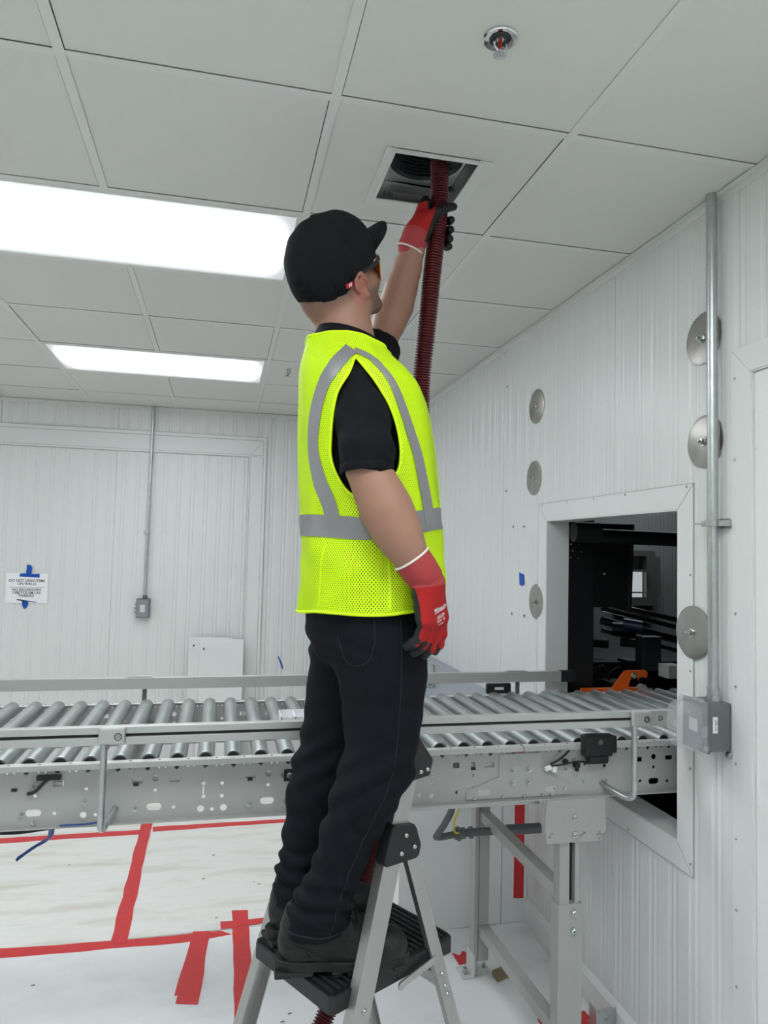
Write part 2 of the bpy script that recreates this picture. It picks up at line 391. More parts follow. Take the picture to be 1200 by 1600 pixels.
# troffer lights
def troffer(i, j, label, grp=None, ni=2, nj=1):
    x0, x1, y0, y1 = GX+G*i, GX+G*(i+ni), GY+G*j, GY+G*(j+nj)
    t = thing('ceiling_light', ((x0+x1)/2, (y0+y1)/2, ZC), label, 'ceiling light', grp)
    b = B(); e = .012; f = .026
    for r_ in ((x0+e, x0+f, y0+e, y1-e), (x1-f, x1-e, y0+e, y1-e), (x0+f, x1-f, y0+e, y0+f), (x0+f, x1-f, y1-f, y1-e)):
        b.box((r_[0], r_[2], ZC-.002), (r_[1], r_[3], ZC+.010))
    b.box((x0+e, y0+e, ZC+.012), (x1-e, y1-e, ZC+.09))
    b.make('frame', M['tbar'], t, bevel=.0015)
    b = B(); b.box((x0+f, y0+f, ZC+.003), (x1-f, y1-f, ZC+.006)); b.make('diffuser', M['lamp'], t)
troffer(-1, 1, 'large fluorescent ceiling light nearest the worker\'s cap, running off the left edge')
troffer(-1, 4, 'smaller-looking fluorescent ceiling light further back near the far wall')
for q, l_ in (((-1, -2), 'fluorescent ceiling light above and just behind the camera'), ((-1, -5), 'fluorescent ceiling light near the wall behind the camera'), ((-6, 1), 'fluorescent ceiling light left of the picture, middle row'), ((-6, 4), 'fluorescent ceiling light left of the picture near the far wall'), ((-6, -2), 'fluorescent ceiling light left of the camera')): troffer(*q, l_, 'ceiling lights outside the picture')
troffer(1, -3, 'added unseen ceiling light above the camera beside the right wall, set lengthwise', 'ceiling lights outside the picture', 1, 2)  # extra troffer added out of view to brighten the right wall and worker

# frames round the openings, mitred
def mitred(b, y0, y1, z0, z1, w_, bottom=True):
    T = .004; x = XR-T
    def pr(poly): b.prism([(p[0], p[1]) for p in poly], (x, 0, 0), (0, 1, 0), (0, 0, 1), (T+.002, 0, 0))
    e = .0008
    pr([(y0-w_, z1+w_), (y1+w_, z1+w_), (y1+e, z1+e), (y0-e, z1+e)])
    pr([(y0-w_, (z0-w_) if bottom else 0), (y0-w_, z1+w_-2*e), (y0, z1-e), (y0, z0 if bottom else 0)])
    pr([(y1+w_, (z0-w_) if bottom else 0), (y1+w_, z1+w_-2*e), (y1, z1-e), (y1, z0 if bottom else 0)])
    if bottom: pr([(y0-w_+e, z0-w_), (y1+w_-e, z0-w_), (y1-e, z0-e), (y0+e, z0-e)])
b = B(); mitred(b, OY0, OY1, OZ0, OZ1, .077)
b.box((XR-.002, OY1-.003, OZ0), (XR+.104, OY1+.004, OZ1)); b.box((XR-.002, OY0-.004, OZ0), (XR+.104, OY0+.003, OZ1))
b.box((XR-.002, OY0, OZ1-.003), (XR+.104, OY1, OZ1+.004)); b.box((XR-.002, OY0, OZ0-.004), (XR+.104, OY1, OZ0+.003))
tr = b.make('trim_2', M['trimw'], bevel=.0006); tag(tr, 'flat white metal frame round the conveyor opening', kind='structure')
def screws(parent, pts, ax, r=.0042):
    for p in pts:
        s = B(); s.lathe([(0, .0026), (r*.6, .0024), (r, .001), (r, 0), (0, 0)], p, ax, 12); s.make('screw', M['bolt'], parent, smooth=True)
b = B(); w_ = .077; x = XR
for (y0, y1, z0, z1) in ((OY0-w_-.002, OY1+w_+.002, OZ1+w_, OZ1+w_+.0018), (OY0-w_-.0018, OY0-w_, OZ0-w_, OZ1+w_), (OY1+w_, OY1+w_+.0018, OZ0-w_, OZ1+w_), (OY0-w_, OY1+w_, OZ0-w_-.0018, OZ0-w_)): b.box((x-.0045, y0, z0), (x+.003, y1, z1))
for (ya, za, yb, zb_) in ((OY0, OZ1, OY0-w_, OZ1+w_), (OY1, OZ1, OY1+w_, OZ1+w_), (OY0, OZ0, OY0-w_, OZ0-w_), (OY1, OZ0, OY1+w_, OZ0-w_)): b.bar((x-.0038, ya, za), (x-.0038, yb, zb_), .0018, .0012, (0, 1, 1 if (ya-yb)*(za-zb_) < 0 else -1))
b.make('joint_shade_line', M['greypl'], tr)  # grey strips drawn as a shadow gap round the frame
screws(tr, [(XR-.004, y, OZ1+.07) for y in (2.95, 2.72, 2.5, 2.28, 1.935)] + [(XR-.004, OY0-.065, z) for z in (1.60, 1.31, 1.02, .74)] + [(XR-.004, y, OZ0-.066) for y in (2.25, 2.6)], (-1, 0, 0))
b = B(); mitred(b, DY0, DY1, .0, DZ, .075, False)
b.box((XR-.002, DY1-.003, 0), (XR+.05, DY1, DZ)); b.box((XR-.002, DY0, DZ-.003), (XR+.05, DY1, DZ))
tr3 = b.make('trim_3', M['trimw'], bevel=.0006); tag(tr3, 'flat white metal frame round the door', kind='structure')
screws(tr3, [(XR-.004, 1.722, z) for z in (2.16, 1.93, 1.50, 1.30, 1.09, .89, .70, .5)], (-1, 0, 0))
b = B(); b.box((XR+.006, DY0, .005), (XR+.05, DY1-.004, DZ-.004))
for z in (.15, 1.0, 1.95): b.box((XR+.004, DY1-.02, z), (XR+.007, DY1-.006, z+.1))
tag(b.make('door_1', M['door'], bevel=.002), 'plain white door at the right edge', kind='structure')
b = B(); b.box((XR-.016, 1.76, 0), (XR, 3.07, .082)); b.prism([(0, 0), (0, .022), (.016, 0)], (XR, 1.76, .082), (-1, 0, 0), (0, 0, 1), (0, 1.31, 0))
tag(b.make('baseboard_right', M['trimw']), 'white base rail along the right wall', kind='structure')
# frame of the blanked-off doorway on the back wall
b = B(); y = YB
for (x0, x1, z0, z1) in ((-2.9, .322, 2.505, 2.53), (-2.9, .300, 2.372, 2.386)): b.box((x0, y-.014, z0), (x1, y+.002, z1))
b.box((.300, y-.014, 0), (.322, y+.002, 2.505)); b.box((.186, y-.012, 0), (.196, y+.002, 2.372))
b.box((-2.9, y-.008, 2.386), (.30, y+.002, 2.505)); b.box((.196, y-.008, 0), (.30, y+.002, 2.39))
b.bar((.192, y-.010, 2.379), (.305, y-.010, 2.512), .003, .006, (1, 0, -1))
t4 = b.make('trim_4', M['trimw'], bevel=.002); tag(t4, 'raised white frame on the back wall', kind='structure')
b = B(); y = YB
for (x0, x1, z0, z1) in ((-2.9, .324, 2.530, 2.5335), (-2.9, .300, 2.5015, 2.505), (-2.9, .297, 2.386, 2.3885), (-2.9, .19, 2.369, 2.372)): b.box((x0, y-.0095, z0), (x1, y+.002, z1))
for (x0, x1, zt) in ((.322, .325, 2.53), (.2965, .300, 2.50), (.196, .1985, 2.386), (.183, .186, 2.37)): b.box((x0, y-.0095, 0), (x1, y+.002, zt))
b.make('joint_shade_line', M['greypl'], t4)  # grey caulk lines that also draw edge shade on the evenly lit ridges

# low white curb box under and behind the conveyor
b = B(); x0, x1, y0, y1, z1 = .800, XR-.001, 3.072, 5.30, .925
b.box((x0, y0, 0), (x1, y1, z1)); cb = b.make('curb_enclosure', M['encl'], origin=(1.1, 3.9, 0), bevel=.002)
tag(cb, 'low white boxed enclosure on the floor behind the conveyor in the corner', 'enclosure')
b = B(); b.box((x0+.01, y0+.01, z1), (x1-.002, y1-.01, z1+.006)); b.make('top_sheet', M['bluegrey'], cb)
b = B(); b.box((x0+.2, 4.0, z1+.006), (x1-.002, 4.9, z1+.03)); b.make('raised_ledge', M['bluegrey'], cb, bevel=.003)
b = B(); b.box((1.272, y0-.002, 0), (1.275, y0, z1)); b.make('seam', M['greypl'], cb)
b = B(); b.cyl((1.13, 3.7, .9315), (1.13, 3.7, 1.05), .012); b.cyl((1.10, 3.7, .965), (1.16, 3.7, .965), .018); b.cyl((1.12, 3.7, .9315), (1.00, 3.7, .9515), .012)
tag(b.make('valve', M['bolt'], smooth=True), 'small metal valve standing on the white enclosure beside the worker\'s glove', 'valve')

# floor protection boards
def sheet(name, poly, m, label, z=.0, t=.004, cat='floor board', grp=None, bev=0):
    b = B(); b.prism(poly, (0, 0, z), (1, 0, 0), (0, 1, 0), (0, 0, t)); return tag(b.make(name, m, bevel=bev), label, cat, grp)
sheet('floor_board', [(-3.2, 3.235), (-.372, 3.232), (-.372, 4.415), (-3.2, 4.43)], M['board'], 'dirty white floor board left of the long red tape strip')
sheet('floor_board', [(-.366, 3.232), (.79, 3.250), (.79, 4.42), (-.366, 4.425)], M['board'], 'white floor board framed by red tape between worker and conveyor')
sheet('floor_board', [(-3.2, -.2), (.135, -.2), (.135, 3.196), (-3.2, 3.20)], M['board2'], 'scuffed greyish floor board nearest the camera at bottom left')
sheet('floor_board', [(.142, -.2), (1.37, -.2), (1.37, 3.064), (.796, 3.064), (.796, 3.236), (.142, 3.236)], M['board2'], 'white floor board under the step ladder')
sheet('floor_board', [(-3.2, 4.45), (.79, 4.45), (.79, 5.69), (-3.2, 5.69)], M['board'], 'white floor board along the foot of the far wall')
# red tape
def ragged(poly, amp=.004, n=7):
    out = []
    for i in range(len(poly)):
        a = Vector(poly[i]).to_2d(); c = Vector(poly[(i+1) % len(poly)]).to_2d(); L_ = (c-a).length; k = max(1, int(L_/.09)); nn = Vector((-(c-a).y, (c-a).x))/max(L_, 1e-6)
        for q in range(k):
            p = a.lerp(c, q/k) + nn*(random.uniform(-amp, amp) if q else 0); out.append((p.x, p.y))
    return out
def tape(poly, label, z=.0042, amp=.004):
    return sheet('tape_strip', ragged(poly, amp), M['redtape'], label, z, .0008, 'tape')
tape([(-.407, 4.53), (-.341, 4.522), (-.338, 4.0), (-.326, 3.20), (-.392, 3.205), (-.398, 3.9)], 'long red tape strip running away from the camera between two floor boards', .0052)
tape([(-2.4, 3.262), (-.82, 3.246), (-.39, 3.225), (.054, 3.226), (.10, 3.19), (-.10, 3.160), (-.80, 3.173), (-2.4, 3.19)], 'red tape strip crossing the floor at lower left, torn at its right end')
tape([(-1.6, 4.43), (-.40, 4.426), (-.40, 4.358), (-1.6, 4.345)], 'far red tape strip left of the long strip, partly under the blue cable')
tape([(-.336, 4.461), (.434, 4.459), (.79, 4.46), (.79, 4.395), (.43, 4.405), (-.33, 4.386)], 'far red tape strip to the right of the long strip')
tape([(-.062, 3.24), (.012, 3.228), (-.026, 2.733), (-.105, 2.752), (-.10, 2.80), (-.112, 2.80)], 'short wide red tape piece pointing at the camera, left of the crossed tapes', .0052)
tape([(.102, 3.392), (.174, 3.384), (.176, 2.55), (.17, 2.1), (.10, 2.1), (.10, 2.6)], 'upright strip of the red tape cross beside the ladder leg', .0052)
tape([(.052, 3.300), (.33, 3.302), (.33, 3.262), (.15, 3.245), (.054, 3.236)], 'crosspiece of the red tape cross beside the ladder leg', .006)
tape([(.982, 2.885), (1.01, 2.86), (1.03, 2.89), (1.05, 2.87), (1.085, 2.885), (1.085, 2.815), (.985, 2.795)], 'torn red tape scrap at the rear conveyor foot', .0052, .001)
tape([(1.15, 2.30), (1.15, 2.43), (1.34, 2.44), (1.345, 2.28)], 'red tape patch by the galvanised floor bracket', .0052)
b = B(); b.prism([(1.333, .109), (1.381, .105), (1.383, .92), (1.335, .92)], (0, 3.0715, 0), (1, 0, 0), (0, 0, 1), (0, -.0008, 0))
tag(b.make('tape_strip', M['redtape']), 'vertical red tape strip on the white enclosure in the corner', 'tape')
# small debris
b = B()
for k in range(26):
    x, y = random.uniform(-.9, .9), random.uniform(2.5, 4.3); s = random.uniform(.003, .009)
    b.prism([(0, 0), (s*2, s*.4), (s*1.3, s), (0, s*.6)], (x, y, .0042), (1, 0, 0), (0, 1, 0), (0, 0, .002))
tag(b.make('debris', M['wood']), 'tiny crumbs of debris scattered on the floor boards', 'debris', kind='stuff')
b = B(); b.prism([(1.092, 2.66), (1.17, 2.69), (1.16, 2.745), (1.093, 2.72)], (0, 0, .0045), (1, 0, 0), (0, 1, 0), (0, 0, .012))
tag(b.make('wood_shim', M['wood'], bevel=.001), 'thin brown plywood shim under the rear conveyor foot', 'shim')

# ------------------------------------------------------------ right wall fittings
def disc(y, z, label, x=XR):
    t = thing('wall_disc', (x, y, z), label, 'metal disc', 'round steel plates bolted to the right wall')
    b = B(); b.lathe([(0, .0055), (.070, .0045), (.0795, .003), (.0800, .0015), (.0800, 0), (0, 0)], (x, y, z), (-1, 0, 0), 56); b.make('plate', M['steel'], t, smooth=True)
    b = B(); b.lathe([(0, .009), (.014, .009), (.0145, .0055), (0, .0055)], (x, y, z), (-1, 0, 0), 24); b.make('washer', M['bolt'], t, smooth=True)
    b = B(); b.lathe([(0, .026), (.0042, .0255), (.0046, .009), (0, .009)], (x, y, z), (-1, 0, 0), 12); b.lathe([(0, .017), (.0085, .0165), (.009, .009), (0, .009)], (x, y, z), (-1, 0, 0), 6); b.make('nut', M['bolt'], t)
disc(1.858, 2.315, 'topmost round steel disc, behind the wall conduit')
disc(1.852, 2.000, 'round steel disc behind the wall conduit, below the topmost one')
disc(1.903, 1.428, 'largest-looking round steel disc beside the opening frame, left of the conduit', XR-.004)
disc(3.031, 2.336, 'upper of the two small steel discs above the opening\'s far corner')
disc(3.050, 2.005, 'lower of the two small steel discs above the opening\'s far corner')
disc(3.007, 1.439, 'small round steel disc left of the opening, beside the blue tape')
t = thing('conduit_riser', (1.374, 1.785, 1.25), 'thick galvanised conduit running up the right wall to the ceiling', 'conduit')
b = B(); b.cyl((1.374, 1.785, 1.262), (1.374, 1.79, ZC+.02), .0148, seg=24); b.make('pipe', M['galv'], t, smooth=True)
b = B(); b.cyl((1.374, 1.785, 1.262), (1.374, 1.785, 1.286), .0165, .0175, 24); b.cyl((1.374, 1.785, 1.249), (1.374, 1.785, 1.264), .0205, .0195, 8); b.make('connector', M['galv'], t)
b = B(); b.lathe([(.0155, -.008), (.022, -.008), (.022, .008), (.0155, .008)], (1.374, 1.786, 1.752), (0, 0, 1), 20); b.box((XR-.006, 1.745, 1.738), (XR, 1.83, 1.766)); b.box((1.372, 1.738, 1.744), (1.398, 1.762, 1.760)); b.box((1.366, 1.806, 1.744), (1.378, 1.828, 1.760))
b.cyl((1.345, 1.835, 1.752), (1.39, 1.815, 1.752), .0035, seg=8); b.make('clamp', M['galv'], t)
# weatherproof switch box
t = thing('switch_box', (1.37, 1.80, 1.11), 'grey weatherproof switch box with a bulging clear cover below the thick conduit', 'electrical box')
b = B(); b.box((1.330, 1.742, 1.118), (1.398, 1.842, 1.250)); b.make('body', M['greybox'], t, bevel=.003)
b = B(); b.box((1.318, 1.738, 1.114), (1.3285, 1.846, 1.254)); b.make('cover_plate', M['greybox'], t, bevel=.003)
b = B(); b.box((1.306, 1.734, 1.108), (1.3175, 1.852, 1.256)); b.make('cover_rim', M['clear'], t, bevel=.003)
# bulging cover: swept profile
b = B(); nr = 12; rows = []
for i in range(nr+1):
    a = math.pi/2*i/nr; x = 1.306-.046*math.sin(a)**.8 if i else 1.306; k = 1-.30*(i/nr)**2.2
    w_, h_ = .054*k, .067*k; ring = []
    for q in range(32):
        th = 2*math.pi*q/32; c, s = math.cos(th), math.sin(th); e = .45
        ring.append(b.bm.verts.new((x, 1.793+w_*math.copysign(abs(c)**e, c), 1.182+h_*math.copysign(abs(s)**e, s))))
    rows.append(ring)
for i in range(nr):
    for q in range(32): b.bm.faces.new([rows[i][q], rows[i][(q+1) % 32], rows[i+1][(q+1) % 32], rows[i+1][q]])
b.bm.faces.new(rows[-1]); o = b.make('clear_cover', M['clear'], t, smooth=True, ang=60)
for q in (((1.300, 1.735, 1.160), (1.318, 1.741, 1.190)), ((1.302, 1.730, 1.125), (1.318, 1.738, 1.138))):
    b = B(); b.box(*q); b.make('latch', M['clear'], t, bevel=.001)
for k in range(4):
    b = B(); b.cyl((1.312, 1.75+.026*k, 1.256), (1.312, 1.762+.026*k, 1.256), .006, seg=10); b.make('hinge', M['clear'], t)
b = B(); b.box((1.3135, 1.775, 1.165), (1.3175, 1.812, 1.20)); b.make('switch_plate', M['labelw'], t, bevel=.002)
b = B(); b.box((1.3385, 1.7408, 1.170), (1.3535, 1.742, 1.214)); lb = b.make('label', M['labelw'], t)
b = B(); b.addmesh(text_mesh('UPS-1A', .0095, .0002), frame_m((1.3445, 1.7404, 1.192), (0, 0, -1), (1, 0, 0))); b.make('lettering', M['ink'], lb)
b = B(); b.cyl((1.392, 1.736, 1.108), (1.392, 1.750, 1.108), .0095, seg=18); b.cyl((1.392, 1.734, 1.108), (1.392, 1.737, 1.108), .005, seg=12); b.make('mounting_lug', M['bolt'], t)
# blue tape scrap, screw holes
b = B(); b.prism([(3.205, 1.565), (3.150, 1.555), (3.142, 1.510), (3.165, 1.500), (3.200, 1.505)], (XR-.001, 0, 0), (0, 1, 0), (0, 0, 1), (-.0008, 0, 0))
tag(b.make('tape_scrap', M['bluetape']), 'small blue tape scrap on the right wall left of the steel disc', 'tape')
wr = bpy.data.objects['wall_right']
for (y, z) in ((3.386, 2.508), (3.384, 1.971), (3.288, 1.786), (3.158, 1.783), (3.289, 1.359), (3.145, 1.363)):
    b = B(); b.lathe([(0, .0012), (.0065, .0008), (.0065, 0), (0, 0)], (XR-.0002, y, z), (-1, 0, 0), 12); b.make('screw_hole', M['ink'], wr)
b = B(); 
# ------------------------------------------------------------ back wall fittings
t = thing('conduit_drop', (-.556, YB-.02, 1.25), 'thin galvanised conduit hanging down the back wall', 'conduit')
b = B(); b.cyl((-.556, YB-.022, 1.262), (-.549, YB-.022, ZC+.01), .0125, seg=16); b.make('pipe', M['galv'], t, smooth=True)
b = B(); b.box((-.585, YB-.012, 1.745), (-.535, YB, 1.765)); b.box((-.574, YB-.04, 1.747), (-.539, YB-.008, 1.763)); b.make('clamp', M['galv'], t)
t = thing('switch_box', (-.562, YB-.02, 1.10), 'small grey weatherproof switch box on the back wall below its thin conduit', 'electrical box')
b = B(); b.box((-.612, YB-.055, 1.108), (-.516, YB, 1.250)); b.cyl((-.556, YB-.022, 1.25), (-.556, YB-.022, 1.275), .018, seg=12); b.make('body', M['greybox'], t, bevel=.004)
b = B(); b.box((-.607, YB-.082, 1.114), (-.521, YB-.056, 1.242)); b.make('clear_cover', M['clear'], t, bevel=.008)
b = B(); b.box((-.583, YB-.0575, 1.150), (-.548, YB-.055, 1.205)); b.make('switch_plate', M['labelw'], t, bevel=.001)
for z in (1.15, 1.18, 1.21):
    b = B(); b.box((-.622, YB-.06, z-.006), (-.611, YB-.045, z+.006)); b.make('latch', M['bolt'], t)
# sign
sg = thing('wall_sign', (-1.39, YB-.01, 1.21), 'white paper sign in English and Spanish held by blue tape', 'sign')
b = B(); b.prism([(-1.528, 1.210), (-1.244, 1.207), (-1.246, 1.424), (-1.530, 1.427)], (0, YB-.004, 0), (1, 0, 0), (0, 0, 1), (0, -.002, 0)); b.make('paper', M['paper'], sg)
b = B()
for txt, z in (('DO NOT LEAN ITEMS', 1.364), ('ON WALLS', 1.341), ('NO RECARGUEN', 1.298), ('OBJETOS EM LAS', 1.276), ('PAREDES', 1.254)):
    b.addmesh(text_mesh(txt, .0255, .0003, off=.0004, space=1.0), frame_m((-1.388, YB-.0065, z), (1, 0, 0), (0, 0, 1)))
b.make('lettering', M['ink'], sg)
b = B(); b.box((-1.508, YB-.0068, 1.3225), (-1.264, YB-.006, 1.3245)); b.make('rule_line', M['ink'], sg)
def btape(poly, label):
    b = B(); b.prism(poly, (0, YB-.0065, 0), (1, 0, 0), (0, 0, 1), (0, -.0012, 0)); return tag(b.make('tape_strip', M['bluetape']), label, 'tape')
btape([(-1.442, 1.402), (-1.303, 1.396), (-1.305, 1.424), (-1.36, 1.422), (-1.358, 1.462), (-1.362, 1.484), (-1.392, 1.492), (-1.397, 1.425), (-1.436, 1.424)], 'blue tape cross holding the top edge of the paper sign')
btape([(-1.450, 1.229), (-1.400, 1.226), (-1.320, 1.212), (-1.316, 1.216), (-1.37, 1.222), (-1.375, 1.185), (-1.39, 1.166), (-1.400, 1.168), (-1.412, 1.19), (-1.415, 1.222), (-1.452, 1.238)], 'blue tape tab holding the bottom edge of the paper sign')
btape([(.460, .800), (.468, .805), (.500, .74), (.508, .700), (.500, .705), (.475, .765)], 'thin blue tape sliver on the back wall behind the railing')
# two leaning panels
def lean(x0, x1, z1, yb, label):
    b = B(); b.prism([(x0, 0), (x1, 0), (x1+.004, z1), (x0+.004, z1+.006)], (0, yb, 0), (1, 0, 0), (0, 0, 1), (0, .02, 0))
    sh = (YB-.06-yb-.0)
    for v in b.bm.verts: v.co.y += max(0, v.co.z)*sh/1.0*.9
    return tag(b.make('leaning_panel', M['trimw'], bevel=.004), label, 'panel')
p = lean(-.222, .095, .958, YB-.17, 'rear of the two white panels leaning on the back wall, showing on the left')
b = B(); b.cyl((-.18, YB-.12, .905), (-.18, YB-.09, .905), .006, seg=10); b.make('hole', M['ink'], p)
p = lean(-.140, .188, .945, YB-.235, 'front of the two white panels leaning on the back wall')
b = B(); b.cyl((-.105, YB-.165, .885), (-.105, YB-.12, .885), .006, seg=10); b.make('hole', M['ink'], p)

# ------------------------------------------------------------ ceiling fittings
# sprinkler
S = Vector((.529, 1.345, ZC)); t = thing('sprinkler_head', S, 'chrome fire sprinkler head in the ceiling', 'sprinkler')
dn = (0, 0, -1)
b = B(); b.lathe([(.018, -.004), (.021, .001), (.026, .0025), (.0335, .004), (.0365, .002), (.0365, -.001), (.034, -.003)], S, dn, 40); b.make('escutcheon', M['chrome'], t, smooth=True)
b = B(); b.lathe([(.0225, .0022), (.020, .0008), (.012, .0004), (0, .0004)], S, dn, 28); b.make('recess_shade', M['flexduct'], t, smooth=True)  # flat dark disc painted in place of the shaded recess
b = B(); b.cyl(S+Vector((0, 0, .004)), S+Vector((0, 0, -.003)), .0095, .008, 16)
for s_ in (-1, 1): b.tube(catmull([S+Vector((s_*.008, 0, .006)), S+Vector((s_*.0125, 0, -.004)), S+Vector((s_*.012, 0, -.016)), S+Vector((s_*.003, 0, -.027))], 5), .0022, 8)
b.cyl(S+Vector((0, 0, -.024)), S+Vector((0, 0, -.034)), .0035, seg=10); b.make('yoke', M['chrome'], t, smooth=True)
b = B(); b.cyl(S+Vector((0, 0, -.003)), S+Vector((0, 0, -.024)), .0042, seg=12); b.make('glass_bulb', M['brown'], t, smooth=True)
b = B()
pl = []
for k in range(16): a = 2*math.pi*k/16; pl += [(.0155*math.cos(a-.09), .0155*math.sin(a-.09)), (.0155*math.cos(a+.09), .0155*math.sin(a+.09)), (.007*math.cos(a+.18), .007*math.sin(a+.18)), (.007*math.cos(a+.22), .007*math.sin(a+.22))]
b.prism(pl, S+Vector((0, 0, -.034)), (1, 0, 0), (0, 1, 0), (0, 0, -.0012)); b.make('deflector', M['chrome'], t)
# vent
vx, vy = (VX0+VX1)/2, (VY0+VY1)/2
t = thing('ceiling_vent', (vx, vy, ZC), 'square ceiling vent opened up, its grille removed, hose end inside', 'vent')
b = B(); z = ZC-.0008
for (x0, x1, y0, y1) in ((VX0-.028, VX0, VY0-.012, VY1+.055), (VX1, VX1+.04, VY0-.012, VY1+.055), (VX0, VX1, VY0-.010, VY0), (VX0, VX1, VY1, VY1+.055)): b.box((x0, y0, z-.0012), (x1, y1, z+.0022))
b.make('patch_plate', M['tbar'], t)
b = B()
for (x0, x1, y0, y1) in ((VX0-.010, VX0, VY0-.008, VY1+.010), (VX1, VX1+.012, VY0-.008, VY1+.010), (VX0, VX1, VY0-.008, VY0), (VX0, VX1, VY1, VY1+.012)): b.box((x0, y0, z-.006), (x1, y1, z+.002))
b.make('frame', M['tbar'], t, bevel=.0015)
b = B(); h = .16
for q in (((VX0, VY0), (VX1, VY0)), ((VX1, VY0), (VX1, VY1)), ((VX1, VY1), (VX0, VY1)), ((VX0, VY1), (VX0, VY0))):
    (xa, ya), (xb, yb) = q
    b.quad((xa, ya, z), (xb, yb, z), (xb, yb, z+h*.35), (xa, ya, z+h*.30))
cx_, cy_ = vx, vy-.01; R_ = .105; nseg = 40
sq = []
for k in range(nseg):
    a = 2*math.pi*k/nseg; dx, dy = math.cos(a), math.sin(a); s_ = min((VX1-cx_)/max(abs(dx), 1e-6) if dx > 0 else (cx_-VX0)/max(abs(dx), 1e-6), (VY1-cy_)/max(abs(dy), 1e-6) if dy > 0 else (cy_-VY0)/max(abs(dy), 1e-6))
    sq.append((b.bm.verts.new((cx_+dx*s_, cy_+dy*s_, z+h*.35)), b.bm.verts.new((cx_+dx*R_, cy_+dy*R_, z+h*.37))))
for k in range(nseg): b.bm.faces.new([sq[k][0], sq[(k+1) % nseg][0], sq[(k+1) % nseg][1], sq[k][1]])
b.make('plenum_box', M['galv'], t)
b = B(); prf = [(.107, .052), (.105, .056)]
for k in range(16): prf += [(.099, .062+k*.010), (.106, .067+k*.010)]
prf += [(0, .27)]
b.lathe(prf, (cx_, cy_, ZC), (0, 0, 1), 40); b.make('flexible_duct', M['flexduct'], t, smooth=True, ang=60)
b = B(); b.box((VX0+.045, VY1-.004, ZC+.02), (VX1-.02, VY1-.0015, ZC+.045)); b.make('inner_rail', M['alu'], t)
b = B(); b.addmesh(text_mesh('F-11', .018, .0003), frame_m((VX0+.038, VY1-.0045, ZC+.006), (1, 0, 0), (0, 0, 1))); b.make('lettering', M['ink'], t)
b = B()
for k in range(14):
    a = random.uniform(0, 6.28); r_ = random.uniform(.02, .09); b.bar((cx_+r_*math.cos(a), cy_+r_*math.sin(a), ZC+.115), (cx_+r_*math.cos(a)+random.uniform(-.02, .02), cy_+r_*math.sin(a)+.03, ZC+.125), .004, .001, (1, 0, 0))
b.make('torn_foil', M['alu'], t)
# loose wisp near the far ceiling
b = B()
for k in range(3): b.tube(catmull([(.347+.006*k, 4.22, ZC), (.340+.01*k, 4.2, ZC-.03), (.352-.012*k, 4.19, ZC-.055)], 4), .002, 5)
tag(b.make('loose_wire', M['greyin']), 'tiny loose wire hanging from the ceiling behind the worker\'s shoulder', 'wire')

# ============================================================ THE CONVEYOR
CY0, CY1 = 2.08, 2.855           # near and far side plates
CT, CBt = 1.060, .900            # top flange, bottom flange
CX0, CX1 = -1.35, 2.15
cv = thing('roller_conveyor', (.4, 2.45, 0), 'long grey roller conveyor running across the room into the wall opening', 'conveyor')
H_ = []
for x in (-1.06, -.76, -.459, -.332+0, -.154, .152, .445, .764, 1.06, 1.379): pass
def hl(kind, x, z, *a):
    if kind == 'c': H_.append(circ(x, z, *a))
    elif kind == 's': H_.append(slot(x, z, *a))
    elif kind == 'r': H_.append(rect(x, z, *a))
for X in (-1.069, -.764, -.459, -.154, .152): # repeating punch pattern
    if X in (-.459, -.154, .152, -.764):
        hl('r', X-.048 if X != -.459 else X, 1.009, .026, .015) if X != -.459 else None
        hl('c', X, 1.013 if X != -.459 else 1.009, .0085)
        if X != -.459: hl('r', X+.05, 1.008, .026, .013)
        hl('c', X, .981, .0050); hl('s', X-.002, .937, .020, .0095); hl('c', X+.050, .933, .0052)
hl('r', -.402, 1.011, .026, .015)
for x, z, r_ in ((-.332, .993, .005), (-.337, .925, .0085), (-.306, .924, .005), (-.026, .993, .0055), (-.025, .958, .0055), (.024, .992, .0055), (.025, .957, .0055), (-.032, .925, .0095), (-.001, .922, .005), (.030, .925, .0095), (.201, .930, .005),
    (.764, 1.011, .0085), (.764, .980, .005), (.716, .931, .006), (.637, .960, .006), (.638, .924, .0085), (.60, .93, .006), (1.072, .985, .005), (1.098, 1.011, .0075), (1.204, .990, .005), (1.208, .944, .005), (1.379, 1.011, .0085), (1.379, .978, .005), (1.331, .936, .005), (1.428, .932, .005)): hl('c', x, z, r_)
for x, z in ((-.026, .976),): hl('r', x, z, .004, .022)
hl('s', .713, 1.011, .014, .0085); hl('r', .817, 1.008, .030, .014); hl('r', 1.326, 1.004, .022, .015); hl('r', 1.434, 1.006, .026, .014)
hl('s', 1.379, .934, .018, .0095); hl('s', .76, .936, .02, .009)
for X in (1.75, 2.0): hl('c', X, 1.0, .008); hl('s', X, .937, .02, .009)
